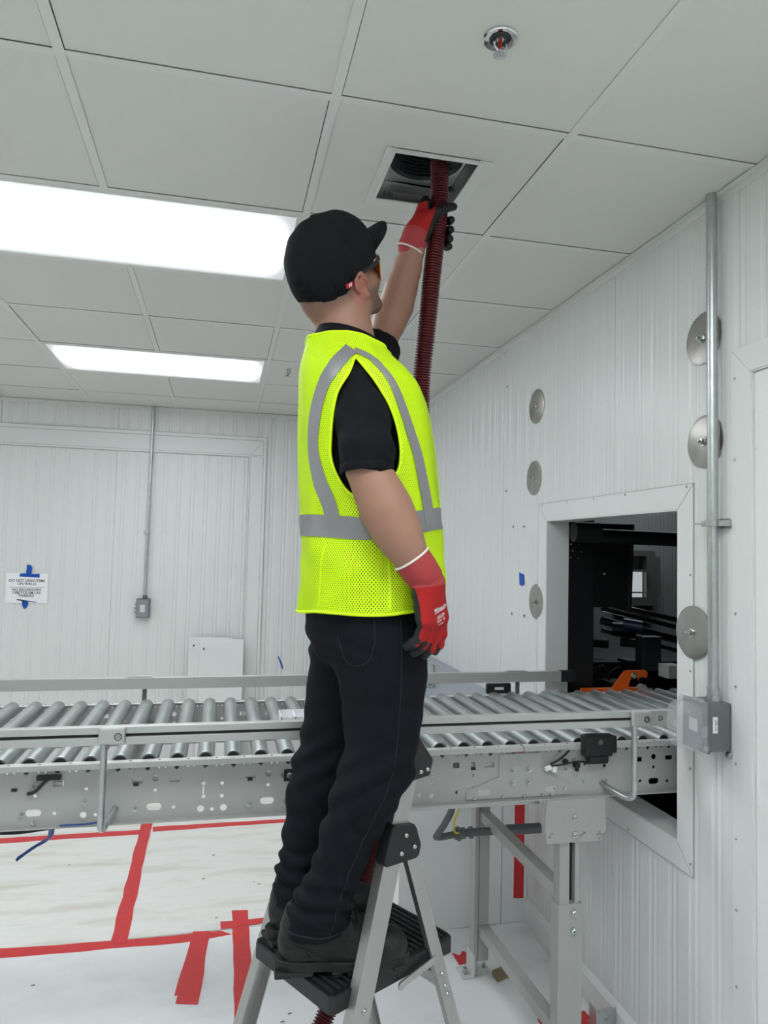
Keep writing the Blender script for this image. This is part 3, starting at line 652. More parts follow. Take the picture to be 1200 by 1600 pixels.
# row of axle slots and round holes under the flange
PIT, PH0 = .0767, -.023
k0, k1 = int((CX0-PH0)/PIT)+1, int((CX1-PH0)/PIT)
for k in range(k0, k1+1):
    x = PH0+PIT*k
    H_.append([(x-.006, 1.046), (x+.006, 1.046), (x+.006, 1.040), (x, 1.034), (x-.006, 1.040)])
    for dx in (-.030, .030): H_.append(circ(x+dx, 1.042, .0032, 10))
for nm, y, hs in (('side_plate', CY0, H_), ('side_plate', CY1, H_)):
    me = holed([(CX0, CBt+.004), (CX1, CBt+.004), (CX1, CT-.004), (CX0, CT-.004)], hs, .003)
    b = B(); b.addmesh(me, Matrix(((1, 0, 0, 0), (0, 0, 1, y), (0, 1, 0, 0), (0, 0, 0, 1)))); b.make(nm, M['greypl'], cv)
for y, s_ in ((CY0, 1), (CY1, -1)):       # bent flanges
    b = B(); b.box((CX0, min(y-s_*.004, y+s_*.024), CT-.0035), (CX1, max(y-s_*.004, y+s_*.024), CT)); b.box((CX0, min(y-s_*.004, y-s_*.001), CT-.016), (CX1, max(y-s_*.004, y-s_*.001), CT-.001))
    b.make('top_flange', M['flange'], cv, bevel=.0015)
    b = B(); b.box((CX0, min(y-s_*.022, y+s_*.002), CBt), (CX1, max(y-s_*.022, y+s_*.002), CBt+.004)); b.make('bottom_flange', M['greypl'], cv, bevel=.001)
    fl = B()
    for k in range(k0, k1+1):
        x = PH0+PIT*k+.03; fl.cyl((x, y+s_*.010, CT), (x, y+s_*.010, CT+.0004), .0035, seg=10)
    fl.make('flange_holes', M['ink'], cv)
for k in range(k0, k1+1):                  # rollers
    x = PH0+PIT*k
    b = B(); ya, yb = CY0+.022, CY1-.022; r_ = .0245
    b.lathe([(.018, .003), (.0225, .0), (r_-.0006, .002), (r_, .005), (r_, yb-ya-.005), (r_-.0006, yb-ya-.002), (.0225, yb-ya), (.018, yb-ya-.003)], (x, ya, 1.052), (0, 1, 0), 28)
    if k % 3 == 0: b.lathe([(r_, .075), (r_-.0022, .079), (r_-.0022, .083), (r_, .087)], (x, ya, 1.052), (0, 1, 0), 28)
    ro = b.make('roller', M['zinc'], cv, smooth=True)
    b = B(); b.cyl((x, ya-.018, 1.052), (x, yb+.018, 1.052), .0055, seg=6); b.lathe([(0, .0035), (.0185, .0035), (.0185, .006), (0, .006)], (x, ya, 1.052), (0, 1, 0), 20); b.lathe([(0, .0035), (.0185, .0035), (.0185, .006), (0, .006)], (x, yb, 1.052), (0, -1, 0), 20); b.make('axle', M['blackmet'], ro)
# joint plate with four bolts
b = B(); b.prism([(.744, .908), (.744, .934), (.848, .972), (.848, 1.040), (.987, 1.040), (.987, .985), (1.094, .935), (1.094, .908)], (0, CY0-.0055, 0), (1, 0, 0), (0, 0, 1), (0, .004, 0)); jp = b.make('joint_plate', M['greypl'], cv, bevel=.001)
def bolt(parent, p, ax=(0, -1, 0), r=.0085, name='bolt', ln=.008):
    b = B(); b.lathe([(0, .002), (r*1.25, .0018), (r*1.35, 0), (0, 0)], p, ax, 20); b.lathe([(0, ln), (r*.8, ln), (r*.92, ln-.001), (r*.92, .0018), (0, .0018)], p, ax, 6); b.lathe([(0, ln+.004), (r*.42, ln+.004), (r*.45, ln-.001), (0, ln-.001)], p, ax, 10)
    return b.make(name, M['bolt'], parent)
for x in (.894, .945):
    for z in (.953, .990): bolt(jp, (x, CY0-.0055, z))
for x in (.80, 1.02):
    b = B(); b.prism(slot(x, .928, .022, .0085), (0, CY0-.0062, 0), (1, 0, 0), (0, 0, 1), (0, .001, 0)); b.make('slot_recess', M['aluW'], jp)
b = B(); b.box((.9285, CY0-.0052, CBt), (.9300, CY0-.004, CT)); b.box((.9285, CY0-.005, CT-.002), (.9300, CY0+.025, CT+.0005)); b.make('joint_line', M['ink'], cv)
b = B(); b.box((.916, CY0-.003, 1.036), (.919, CY0-.0012, 1.055)); b.box((.908, CY0-.003, 1.043), (.926, CY0-.0012, 1.0455)); b.make('red_mark', M['redtape'], cv)
for x, z in ((-.334, .958), (-.459, .912), (-.49, .934), (.101, .93), (.204, .932), (-.205, .933), (1.032, .927), (1.065, .926), (1.10, .968), (1.135, .945), (1.135, .992), (.636, .985), (1.02, .91), (.77, .913), (.86, .912), (.93, .912), (.99, .912)): bolt(cv, (x, CY0-.0016, z), r=.006, ln=.006)
b = B(); b.box((.196, CY0-.006, .990), (.235, CY0-.0015, 1.022)); bm_ = b.make('mounting_block', M['blackpl'], cv); bolt(bm_, (.212, CY0-.006, 1.007), r=.008)
for X in (-.154, .152, -.459, .817):
    b = B(); b.box((X-.062, CY0+.006, .996), (X+.064, CY0+.02, 1.012)); b.make('inner_bracket', M['aluW'], cv)
    b = B(); b.box((X-.058, CY0-.0035, .9955), (X-.044, CY0-.001, 1.0035)); b.make('clip', M['blackpl'], cv)
# cross members
for X in (-1.0, -.25, .5, 1.2, 1.8):
    b = B(); b.box((X-.02, CY0+.003, .935), (X+.02, CY1-.003, .975)); b.make('cross_member', M['greypl'], cv)
# front guide rail : extruded profile with a dark slot
RY = 1.968
b = B(); b.prism([(-.012, .022), (.012, .022), (.012, -.024), (-.012, -.024), (-.012, -.004), (-.004, -.004), (-.004, .004), (-.012, .004)], (CX0, RY, 1.163), (0, 1, 0), (0, 0, 1), (2.715, 0, 0))
gr = b.make('guide_rail', M['aluW'], cv, bevel=.0012)
b = B(); b.box((CX0, RY-.0055, 1.1595), (1.36, RY-.0035, 1.1665)); b.make('rail_slot', M['rubber'], gr)
for X in (-.262, 1.243):
    xs = -1 if X > 0 else 1
    b = B(); b.box((X-.026, RY-.026, 1.143), (X+.040, RY-.0122, 1.187)); bk = b.make('clamp_block', M['aluW'], gr, bevel=.006, seg=3)
    b = B(); b.lathe([(0, .001), (.0095, .001), (.0095, 0), (0, 0)], (X+.022, RY-.0262, 1.163), (0, -1, 0), 20); b.make('socket', M['ink'], bk)
    bolt(bk, (X+.022, RY-.026, 1.163), r=.006, ln=.004)
    b = B(); b.tube([(X-.012, RY-.014, 1.148), (X-.012, RY-.014, .955)] + catmull([(X-.012, RY-.014, .945), (X-.012, RY-.006, .930), (X-.012+(.004 if X < 0 else -.012), RY+.02, .922), (X+(.006 if X < 0 else -.05), CY0-.002, .938)], 6), .0088, 14); b.make('post', M['galv'], gr, smooth=True)
b = B(); b.box((1.285, RY-.013, 1.148), (1.366, RY-.0125, 1.180)); pl_ = b.make('end_plate', M['aluW'], gr); bolt(pl_, (1.318, RY-.013, 1.163), r=.007)
# rear guide rail
b = B(); b.box((CX0, 2.838, 1.112), (1.438, 2.862, 1.154)); rr = b.make('guide_rail', M['aluW'], cv, bevel=.001)
b = B(); b.box((1.438, 2.836, 1.110), (1.502, 2.864, 1.156)); b.make('end_cap', M['blackpl'], rr, bevel=.001)
for X in (-.267, 1.249):
    b = B(); b.box((X-.007, 2.864, .96), (X+.009, 2.874, 1.15)); b.make('post', M['greyin'], rr)
    b = B(); b.prism([(-.055, .0), (.06, .0), (.04, .006), (-.03, .006)], (X-.02, 2.84, 1.1535), (1, 0, 0), (0, 0, 1), (0, .02, 0)); b.make('post_bracket', M['aluW'], rr)
# sensors
b = B(); b.box((1.098, 2.83, 1.066), (1.206, 2.85, 1.109)); s1 = b.make('sensor_housing', M['blackpl'], cv, bevel=.006, seg=3)
b = B(); b.box((1.132, 2.8288, 1.083), (1.172, 2.8300, 1.094)); b.make('sensor_window', M['labelw'], s1)
b = B(); b.box((1.118, 2.045, 1.028), (1.215, 2.074, 1.094)); b.box((1.132, 2.040, 1.012), (1.198, 2.07, 1.03)); b.box((1.21, 2.05, 1.035), (1.232, 2.07, 1.088)); s2 = b.make('sensor_housing', M['blackpl'], cv, bevel=.004, seg=3)
b = B(); b.cyl((1.171, 2.0445, 1.073), (1.171, 2.042, 1.073), .008, seg=14); b.make('sensor_eye', M['greybox'], s2)
b = B(); b.box((1.118, 2.05, 1.005), (1.20, 2.053, 1.012)); b.box((1.094, 2.062, .992), (1.112, 2.078, 1.004)); b.box((1.102, 2.065, .980), (1.110, 2.078, 1.003)); b.make('sensor_bracket', M['blackmet'], s2)
b = B(); b.tube(catmull([(1.20, 2.066, 1.018), (1.16, 2.070, 1.006), (1.10, 2.066, 1.010), (1.05, 2.062, 1.004), (1.012, 2.063, 1.001)], 6), .003, 8)
b.tube(catmull([(1.075, 2.066, 1.045), (1.055, 2.062, 1.030), (1.03, 2.060, 1.016), (1.01, 2.062, 1.006)], 6), .0035, 8); b.lathe([(0, .006), (.009, .005), (.009, 0), (0, 0)], (1.068, 2.076, 1.009), (0, -1, 0), 16); b.make('sensor_cable', M['blackpl'], s2)
b = B(); b.bar((1.012, 2.060, .999), (.992, 2.058, .993), .012, .008, (0, 0, 1)); b.box((1.018, 2.06, .982), (1.032, 2.078, 1.0)); b.make('connector', M['labelw'], s2)
b = B(); b.tube(catmull([(-.42, 2.070, 1.030), (-.435, 2.065, 1.020), (-.455, 2.064, .998), (-.475, 2.07, .990)], 6), .0045, 8); b.box((-.455, 2.066, 1.024), (-.395, 2.078, 1.036)); b.make('cable_gland', M['blackpl'], cv)
# joint brackets hanging under the plate on the right
def slotpl(hs, outer, y, name, parent):
    me = holed(outer, hs, .004); b = B(); b.addmesh(me, Matrix(((1, 0, 0, 0), (0, 0, 1, y), (0, 1, 0, 0), (0, 0, 0, 1)))); return b.make(name, M['greypl'], parent)
bp_ = slotpl([circ(1.178, .794, .0045), circ(1.178, .778, .0065), slot(1.118, .789, .022, .0035, a=.5), circ(1.018, .796, .004), circ(1.012, .787, .003)],
    [(1.0, .899), (1.197, .899), (1.200, .80), (1.194, .790), (1.165, .788), (1.165, .786), (1.188, .785), (1.190, .772), (1.183, .766), (1.0, .768), (.996, .80), (.996, .86)], CY0-.018, 'hanger_plate', cv)
for z in (.842, .789): bolt(bp_, (1.096, CY0-.02, z), r=.009)
# support legs : near leg with slot, rear leg, braces
nl = B(); x0, x1 = 1.048, 1.122
nl.box((x0, CY0-.012, .575), (x0+.034, CY0+.03, .80)); nl.box((x0+.052, CY0-.012, .575), (x1-.008, CY0+.03, .80)); nl.box((x0+.034, CY0+.022, .575), (x0+.052, CY0+.03, .80)); nl.box((x0-.004, CY0-.016, .012), (x1+.002, CY0+.036, .580))
leg = nl.make('leg', M['greypl'], cv, bevel=.0012)
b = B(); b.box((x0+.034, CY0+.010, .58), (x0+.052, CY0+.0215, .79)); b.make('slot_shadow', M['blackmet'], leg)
for z in (.553, .499): bolt(leg, (1.096, CY0-.016, z), r=.0095)
b = B(); b.box((x0-.02, CY0-.04, .0042), (x1+.02, CY0+.06, .012)); b.make('foot_plate', M['greypl'], leg)
b = B(); b.box((1.012, 2.708, .0105), (1.0285, 2.760, .905)); b.box((1.0315, 2.712, .06), (1.074, 2.760, .905)); b.box((1.028, 2.730, .06), (1.032, 2.75, .9))
leg2 = b.make('leg', M['greypl'], cv, bevel=.001)
b = B(); b.box((.965, 2.70, .0045), (1.09, 2.78, .010)); b.box((1.008, 2.70, .01), (1.014, 2.78, .09)); fp = b.make('foot_plate', M['flange'], leg2)
bolt(fp, (.988, 2.735, .010), (0, 0, 1), .010, ln=.02); bolt(fp, (1.075, 2.76, .010), (0, 0, 1), .008, ln=.012)
b = B(); b.bar((1.060, CY0+.02, .612), (1.050, 2.72, .618), .038, .040, (0, 0, 1)); 
b.make('upper_brace', M['greypl'], cv, bevel=.001)
b = B(); b.bar((1.062, CY0+.02, .190), (1.052, 2.72, .178), .038, .040, (0, 0, 1)); b.make('lower_brace', M['greypl'], cv, bevel=.001)
b = B(); b.box((1.0, 2.60, .79), (1.02, 2.78, .90)); b.make('hanger_plate', M['greypl'], cv)
# supports out on the left, beyond the frame
for y in (CY0+.02, 2.75):
    b = B(); b.box((-1.25, y-.02, .01), (-1.19, y+.02, .9)); b.make('leg', M['greypl'], cv)
    b = B(); b.box((1.98, y-.02, .01), (2.04, y+.02, .9)); b.make('leg', M['greypl'], cv)
# conduit run under the conveyor
t = thing('cable_conduit', (.9, 2.6, .59), 'dark grey conduit with fittings under the conveyor, left of the near leg', 'conduit')
b = B(); b.cyl((.93, 2.62, .592), (1.232, 2.60, .600), .0145, seg=16); b.cyl((1.10, 2.612, .596), (1.235, 2.60, .600), .019, seg=18); b.make('pipe', M['greyin'], t, smooth=True)
b = B(); b.cyl((.895, 2.62, .590), (.935, 2.62, .592), .022, seg=8); b.cyl((.905, 2.62, .590), (.915, 2.62, .591), .026, seg=16); b.cyl((.955, 2.62, .592), (.965, 2.62, .592), .022, seg=16); b.make('connector', M['greybox'], t)
b = B(); b.tube(catmull([(.90, 2.62, .590), (.85, 2.615, .586), (.822, 2.61, .588), (.822, 2.60, .60), (.845, 2.58, .65), (.866, 2.56, .72), (.87, 2.54, .88)], 8), .0125, 12); b.make('flexible_conduit', M['greyin'], t, smooth=True)
b = B(); b.tube(catmull([(.905, 2.60, .60), (.882, 2.58, .615), (.874, 2.56, .66), (.882, 2.54, .71), (.884, 2.5, .80), (.884, 2.5, .89)], 8), .0035, 8); tag(b.make('ground_wire', M['yellow'], smooth=True), 'yellow wire curving down from the conveyor to the dark conduit', 'wire')
b = B(); b.box((.45, CY0+.03, .872), (1.0, CY0+.062, .893)); b.make('wire_channel', M['aluW'], cv)
# hanging cables on the left
t = thing('cable_bundle', (-.6, 2.3, .84), 'black cables hanging under the conveyor at the left edge', 'cable')
for k in range(4):
    b = B(); b.tube(catmull([(-1.1, 2.2+.01*k, .86), (-.8, 2.15, .862-.006*k), (-.62, 2.12, .876+.004*k), (-.50, 2.10, .880+.003*k), (-.40, 2.09, .893), (-.36, 2.085, .897)], 8), .0035, 8); b.make('cable', M['blackpl'], t, smooth=True)
b = B(); b.tube([(-.575+.028*math.cos(a), 2.09, .878+.012*math.sin(a)) for a in np.linspace(0, 2*math.pi, 25)], .003, 8); b.make('cable_loop', M['blackpl'], t, smooth=True)
b = B(); b.tube(catmull([(-.43, 2.12, .895), (-.435, 2.2, .86), (-.455, 2.28, .80), (-.50, 2.30, .765), (-.545, 2.30, .735)], 10), .0042, 10)
b.tube(catmull([(-.43, 2.12, .895), (-.44, 2.19, .855), (-.462, 2.27, .795), (-.51, 2.31, .757), (-.55, 2.30, .729)], 10), .0042, 10); tag(b.make('blue_cable', M['bluecab'], smooth=True), 'blue cable pair dangling below the conveyor at left', 'cable')
b = B(); b.tube(catmull([(-.39, 2.055, .909), (-.33, 2.05, .911), (-.29, 2.055, .912)], 6), .0025, 6); tag(b.make('wire_end', M['bluecab']), 'short blue wire end lying on the conveyor\'s lower flange', 'wire')
b = B(); b.box((-1.4, 3.9, .003), (-.94, 4.2, .010))
# white sorting tray
b = B(); x0, x1, y0, y1, z0 = .205, .345, 2.33, 2.44, 1.079
b.box((x0, y0, z0), (x1, y1, z0+.003)); 
for q in ((x0, y0, x1, y0+.003), (x0, y1-.003, x1, y1), (x0, y0, x0+.003, y1), (x1-.003, y0, x1, y1), (x0+.045, y0, x0+.048, y1), (x0+.09, y0, x0+.093, y1)): b.box((q[0], q[1], z0), (q[2], q[3], z0+.032))
tag(b.make('divided_tray', M['paper']), 'small white divided tray lying on the rollers behind the worker\'s legs', 'tray')
# galvanised floor bracket by the base rail
b = B(); me = holed(rect(0, 0, .075, .07), [rect(0, .006, .016, .02), circ(-.028, .026, .003), circ(.028, .026, .003), circ(-.028, -.012, .003), circ(.028, -.012, .003)], .003)
b.addmesh(me, frame_m((1.345, 2.30, .062), (1, 0, 0), (0, 0, 1))); b.box((1.308, 2.30, .024), (1.382, 2.36, .027)); b.box((1.308, 2.30, .027), (1.311, 2.35, .095)); t = b.make('floor_bracket', M['galv']); tag(t, 'small galvanised punched bracket by the foot of the right wall', 'bracket')
bolt(t, (1.345, 2.33, .027), (0, 0, 1), .008, ln=.02)

# ============================================================ BEYOND THE OPENING
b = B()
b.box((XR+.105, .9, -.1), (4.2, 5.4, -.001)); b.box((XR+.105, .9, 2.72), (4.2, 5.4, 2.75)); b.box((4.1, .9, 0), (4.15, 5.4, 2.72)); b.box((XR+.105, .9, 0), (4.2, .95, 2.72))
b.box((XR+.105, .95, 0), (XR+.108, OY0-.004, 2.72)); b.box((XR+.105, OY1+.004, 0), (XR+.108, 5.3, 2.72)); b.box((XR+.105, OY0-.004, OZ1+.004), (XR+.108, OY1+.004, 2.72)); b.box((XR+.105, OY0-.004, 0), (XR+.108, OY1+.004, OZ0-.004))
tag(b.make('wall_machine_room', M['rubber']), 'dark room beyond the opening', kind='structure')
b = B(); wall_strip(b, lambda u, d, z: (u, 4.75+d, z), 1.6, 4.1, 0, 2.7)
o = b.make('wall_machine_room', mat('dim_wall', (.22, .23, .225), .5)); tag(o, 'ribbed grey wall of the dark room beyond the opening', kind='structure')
b = B(); b.box((1.514, 2.93, .0), (1.640, 2.97, 1.83)); b.box((1.640, 2.94, 1.42), (1.822, 2.97, 1.80)); b.bar((1.83, 2.935, 1.80), (1.817, 2.935, 1.40), .012, .03, (1, 0, 0)); mp_ = b.make('bolted_machine', M['blackmet'], bevel=.001)
tag(mp_, 'black bolted machine frame standing just beyond the wall opening', 'machine')
for x, z in ((1.523, 1.765), (1.532, 1.733), (1.575, 1.742), (1.574, 1.731), (1.525, 1.702), (1.565, 1.70), (1.533, 1.672), (1.574, 1.668), (1.523, 1.642), (1.564, 1.638)): bolt(mp_, (x, 2.93, z), r=.0042, ln=.004)
bolt(mp_, (1.70, 2.94, 1.572), r=.007)
b = B(); b.cyl((1.50, 2.86, 1.742), (3.0, 2.80, 1.72), .032, seg=20); b.cyl((1.50, 2.86, 1.76), (1.62, 2.855, 1.76), .04, seg=20); tag(b.make('dark_pipe', M['rubber'], smooth=True), 'dark pipe running along the top beyond the opening', 'pipe')
b = B(); b.box((2.3, 3.9, 2.66), (3.3, 4.2, 2.70)); tag(b.make('ceiling_light', M['addedlamp']), 'added unseen light that brightens the dark room beyond the opening', 'ceiling light')  # added lamp, out of view, so the wall and bars show
t = thing('inspection_window', (3.0, 4.7, 1.35), 'pale lit window in its frame far beyond the opening', 'window')
b = B(); 
for q in ((2.80, 1.66, 3.10, 1.70), (2.80, 1.30, 3.10, 1.36), (3.03, 1.36, 3.14, 1.66)): b.box((q[0], 4.66, q[1]), (q[2], 4.75, q[3]))
b.box((2.80, 4.60, 1.545), (3.03, 4.74, 1.56)); b.make('frame', mat('window_frame_grey', (.20, .20, .19), .35, .5), t)
b = B(); b.box((2.80, 4.70, 1.36), (3.02, 4.71, 1.545)); b.make('pane', M['winlit'], t)
b = B(); b.box((2.80, 4.69, 1.388), (3.02, 4.698, 1.398)); b.make('glazing_bar', M['greyin'], t)
for k, (za, zb, r_) in enumerate(((1.385, 1.315, .014), (1.352, 1.27, .014), (1.29, 1.20, .022), (1.24, 1.14, .012))):
    b = B(); b.cyl((1.95, 3.4, za+.025), (2.7, 3.35, zb-.06), r_, seg=18)
    tag(b.make('machine_roller', M['chrome'], smooth=True), ['topmost shiny bar in the dark machine beyond the opening', 'second shiny bar in the dark machine beyond the opening', 'thick third bar in the dark machine beyond the opening', 'lowest thin bar in the dark machine beyond the opening'][k], 'bar')
t = thing('machine_unit', (1.9, 3.2, .9), 'dark machine body with motors and cables beyond the opening', 'machine')
dk = mat('dark_machine', (.03, .034, .036), .4, .3)
random.seed(11)
for k in range(16):
    x, z = random.uniform(1.68, 2.35), random.uniform(.98, 1.34); y = 3.1+random.uniform(0, .5); sx_, sz = random.uniform(.03, .10), random.uniform(.02, .08)
    b = B()
    if k % 3 == 0: b.cyl((x, y, z), (x+sx_, y-.06, z), sz*.5, seg=16)
    elif k % 3 == 1: b.box((x, y, z), (x+sx_, y+.1, z+sz))
    else: b.tube(catmull([(x, y, z), (x+.05, y-.03, z+.04), (x+.1, y, z-.03)], 5), .006, 8)
    b.make('machine_part', dk, t, smooth=(k % 3 != 1), bevel=.002 if k % 3 == 1 else 0)
b = B(); b.cyl((1.86, 3.05, 1.335), (1.93, 3.0, 1.325), .028, seg=18); b.make('blue_motor', mat('dark_blue', (.004, .012, .05), .4), t, smooth=True)
b = B(); b.box((1.70, 3.4, .0), (2.5, 3.9, 1.10)); b.make('machine_base', M['blackmet'], t)
b = B(); b.box((1.93, 3.0, 1.12), (2.03, 3.06, 1.28)); b.make('machine_box', dk, t, bevel=.003)
t = thing('orange_bracket', (1.8, 2.88, 1.07), 'orange metal bracket with a bolt rising behind the rollers in the opening', 'bracket')
b = B(); b.prism([(1.700, 1.062), (1.762, 1.139), (1.776, 1.146), (1.872, 1.146), (1.882, 1.136), (1.882, 1.118), (1.872, 1.110), (1.862, 1.116), (1.84, 1.112), (1.838, 1.098), (1.832, 1.112), (1.826, 1.128), (1.808, 1.126), (1.79, 1.085), (1.79, 1.062)], (0, 2.885, 0), (1, 0, 0), (0, 0, 1), (0, .006, 0)); pl_ = b.make('plate', M['orange'], t, bevel=.001)
bolt(pl_, (1.815, 2.884, 1.122), r=.010)
b = B(); b.box((1.56, 2.874, 1.056), (1.86, 2.90, 1.070)); b.make('strip', M['orange'], t)
b = B(); b.box((1.985, 2.88, 1.105), (2.06, 2.96, 1.165)); tag(b.make('white_block', M['greypl'], bevel=.004), 'small pale block at the right inside the opening', 'box')
b = B(); b.cyl((1.85, 2.89, 1.062), (1.85, 2.87, 1.062), .024, seg=20); b.box((1.835, 2.872, 1.04), (1.9, 2.89, 1.066)); tag(b.make('bearing', M['aluW']), 'grey round bearing end beside the orange bracket', 'bearing')

# ============================================================ THE STEP LADDER
LU = Vector((.866, .5, 0)); LV = Vector((-.5, .866, 0)); LO = Vector((.281, 1.542, 0)); ZZ = Vector((0, 0, 1))
def lp(u, v, z): return LO+LU*u+LV*v+ZZ*z
ld = thing('step_ladder', lp(.17, .2, 0), 'small aluminium step ladder with black plastic platform and joints', 'ladder')
fu = lambda z: .051+.2718*(z-.628)+.004
ru = lambda z: .219-.3655*(z-.926)
wtop = lambda z: .405-.075*max(0, (z-.65))/.5 if z > .65 else .405+.03*(.65-z)/.65
for s_ in (0, 1):
    vv = (lambda z: 0) if s_ == 0 else wtop
    b = B()
    for (za, zb) in ((.02, 1.14),):
        p0, p1 = lp(fu(za), vv(za), za), lp(fu(zb), vv(zb), zb); d = (p1-p0).normalized()
        b.bar(p0, p1, .052, .004, LU)      # web
        for k in (-1, 1): b.bar(p0+LU*(.024*k)+LV*(.013*(1 if s_ == 0 else -1)), p1+LU*(.024*k)+LV*(.013*(1 if s_ == 0 else -1)), .004, .028, LU)
    fl = b.make('front_rail', M['alu'], ld, bevel=.0012)
    b = B(); p0 = lp(fu(.0), vv(.0), .0045); b.box((-.028, -.016, 0), (.028, .016, .04), Matrix((LU, LV, ZZ)).transposed(), p0); b.make('rubber_foot', M['rubber'], fl, bevel=.003)
    v2 = (lambda z: .012) if s_ == 0 else (lambda z: wtop(z)-.02)
    b = B(); p0, p1 = lp(ru(.02), v2(.02), .02), lp(ru(.94), v2(.94), .94)
    b.bar(p0, p1, .034, .004, LU)
    for k in (-1, 1): b.bar(p0+LU*(.0152*k)+LV*(.008*(1 if s_ == 0 else -1)), p1+LU*(.0152*k)+LV*(.008*(1 if s_ == 0 else -1)), .0035, .018, LU)
    rl = b.make('rear_rail', M['alu'], ld, bevel=.001)
    b = B(); p0 = lp(ru(.0), v2(.0), .0045); b.box((-.024, -.014, 0), (.024, .014, .04), Matrix((LU, LV, ZZ)).transposed(), p0); b.make('rubber_foot', M['rubber'], rl, bevel=.003)
    # hinge plates
    sg_ = -1 if s_ == 0 else 1; vo = vv(.98)+sg_*.014
    b = B(); pts = [(.138, 1.030), (.198, 1.020), (.206, 1.010), (.222, .968), (.216, .945), (.206, .940), (.112, .944), (.105, .955), (.120, 1.005), (.128, 1.026)]
    b.prism(pts, lp(0, vo, 0), LU, ZZ, LV*(-sg_*.034)); hp = b.make('hinge_bracket', M['blackpl'], ld, bevel=.003)
    for (u_, z_) in ((.172, 1.000), (.158, .963), (.200, .968)):
        rv = B(); rv.lathe([(0, .003), (.004, .0025), (.0055, 0), (0, 0)], lp(u_, vo, z_), LV*sg_, 14); rv.make('rivet', M['bolt'], hp, smooth=True)
    # rivets down the rear rail, platform link
    for z_ in (.625, .592, .570):
        rv = B(); rv.lathe([(0, .003), (.004, .0025), (.0055, 0), (0, 0)], lp(ru(z_), v2(z_)-(.003 if s_ == 0 else -.003), z_), LV*sg_, 14); rv.make('rivet', M['bolt'], rl, smooth=True)
    rv = B(); rv.lathe([(0, .003), (.005, .0025), (.0065, 0), (0, 0)], lp(fu(.648)+.005, vv(.65)+sg_*.003, .648), LV*sg_, 14); rv.make('rivet', M['bolt'], fl, smooth=True)
    b = B(); pts = [lp(.19, vv(.65)-sg_*.012, .650), lp(.30, vv(.65)-sg_*.006, .672)]
    for i in range(len(pts)-1): b.bar(pts[i], pts[i+1], .016, .004, ZZ)
    b.lathe([(0, .004), (.010, .004), (.010, 0), (0, 0)], pts[0], LV*sg_, 16); b.make('link_arm', M['alu'], ld)
# top handle: two corner caps and a bar between
b = B()
cap_pts = [(.160, 1.205), (.175, 1.226), (.200, 1.226), (.228, 1.190), (.255, 1.158), (.243, 1.122), (.182, 1.120), (.168, 1.165)]
b.prism(cap_pts, lp(0, -.018, 0), LU, ZZ, LV*.038); c1 = b.make('handle_cap', M['blackpl'], ld, bevel=.005, seg=3)
for (u_, z_) in ((.212, 1.137), (.234, 1.139)):
    rv = B(); rv.lathe([(0, .003), (.004, .0025), (.0055, 0), (0, 0)], lp(u_, -.018, z_), LV*-1, 14); rv.make('rivet', M['bolt'], c1, smooth=True)
wt = wtop(1.2)
b = B(); b.prism(cap_pts, lp(0, wt-.02, 0), LU, ZZ, LV*.038); b.make('handle_cap', M['blackpl'], ld, bevel=.005, seg=3)
b = B(); b.tube(catmull([lp(.187, .0, 1.190), lp(.190, .03, 1.212), lp(.194, .10, 1.218), lp(.194, wt-.10, 1.218), lp(.190, wt-.03, 1.212), lp(.187, wt, 1.19)], 6), .019, 14); b.make('handle_bar', M['blackpl'], ld, smooth=True)
# platform with ribbed top
b = B(); PT = .700; v0, v1 = .020, .325; u0, u1 = -.010, .378
b.prism([(u0+.01, v0), (u1-.006, v0), (u1, v0+.01), (u1, v1-.01), (u1-.006, v1), (u0+.01, v1), (u0, v1-.012), (u0, v0+.012)], LO+ZZ*(PT-.045), LU, LV, ZZ*.040)
pf = b.make('platform', M['blackpl'], ld, bevel=.003)
b = B(); n = 22
for k in range(n):
    u_ = u0+.014+k*(u1-u0-.024)/(n-1); b.prism([(u_-.0042, v0+.012), (u_+.0042, v0+.012), (u_+.0042, v1-.012), (u_-.0042, v1-.012)], LO+ZZ*(PT-.005), LU, LV, ZZ*.0045)
b.make('tread_ribs', M['rubber'], pf, bevel=.0008)
for z_, uo in ((.35, 0),):
    b = B(); uu = fu(z_); b.prism([(uu-.04, .012), (uu+.06, .012), (uu+.06, .40), (uu-.04, .40)], LO+ZZ*(z_-.03), LU, LV, ZZ*.03); b.make('step', M['blackpl'], ld, bevel=.003)
b = B(); b.bar(lp(ru(.60), .014, .598), lp(ru(.60), .385, .598), .028, .010, ZZ); b.make('rear_crossbar', M['alu'], ld, bevel=.001)
b = B(); b.bar(lp(ru(.22), .012, .22), lp(ru(.22), .40, .22), .028, .010, ZZ); b.make('rear_crossbar', M['alu'], ld, bevel=.001)

# ============================================================ THE HOSE
hp_ = [(.577, 1.940, 2.80), (.581, 1.934, 2.70), (.576, 1.930, 2.60), (.563, 1.935, 2.45), (.556, 1.95, 2.30), (.548, 1.97, 2.15), (.548, 1.97, 2.0), (.552, 1.95, 1.80), (.552, 1.925, 1.60), (.540, 1.90, 1.40), (.522, 1.88, 1.26), (.500, 1.865, 1.13), (.480, 1.90, .99), (.458, 1.97, .87), (.430, 2.02, .74), (.395, 2.03, .58), (.345, 2.0, .44), (.27, 1.95, .31), (.16, 1.88, .16), (.0, 1.75, .035), (-.25, 1.60, .031), (-.6, 1.35, .031), (-1.2, 1.2, .031)]
C_ = catmull(hp_, 10)
seg_len = [0]
for i in range(1, len(C_)): seg_len.append(seg_len[-1]+(C_[i]-C_[i-1]).length)
tot = seg_len[-1]; step = .0011; n = int(tot/step); S_ = np.linspace(0, tot, n)
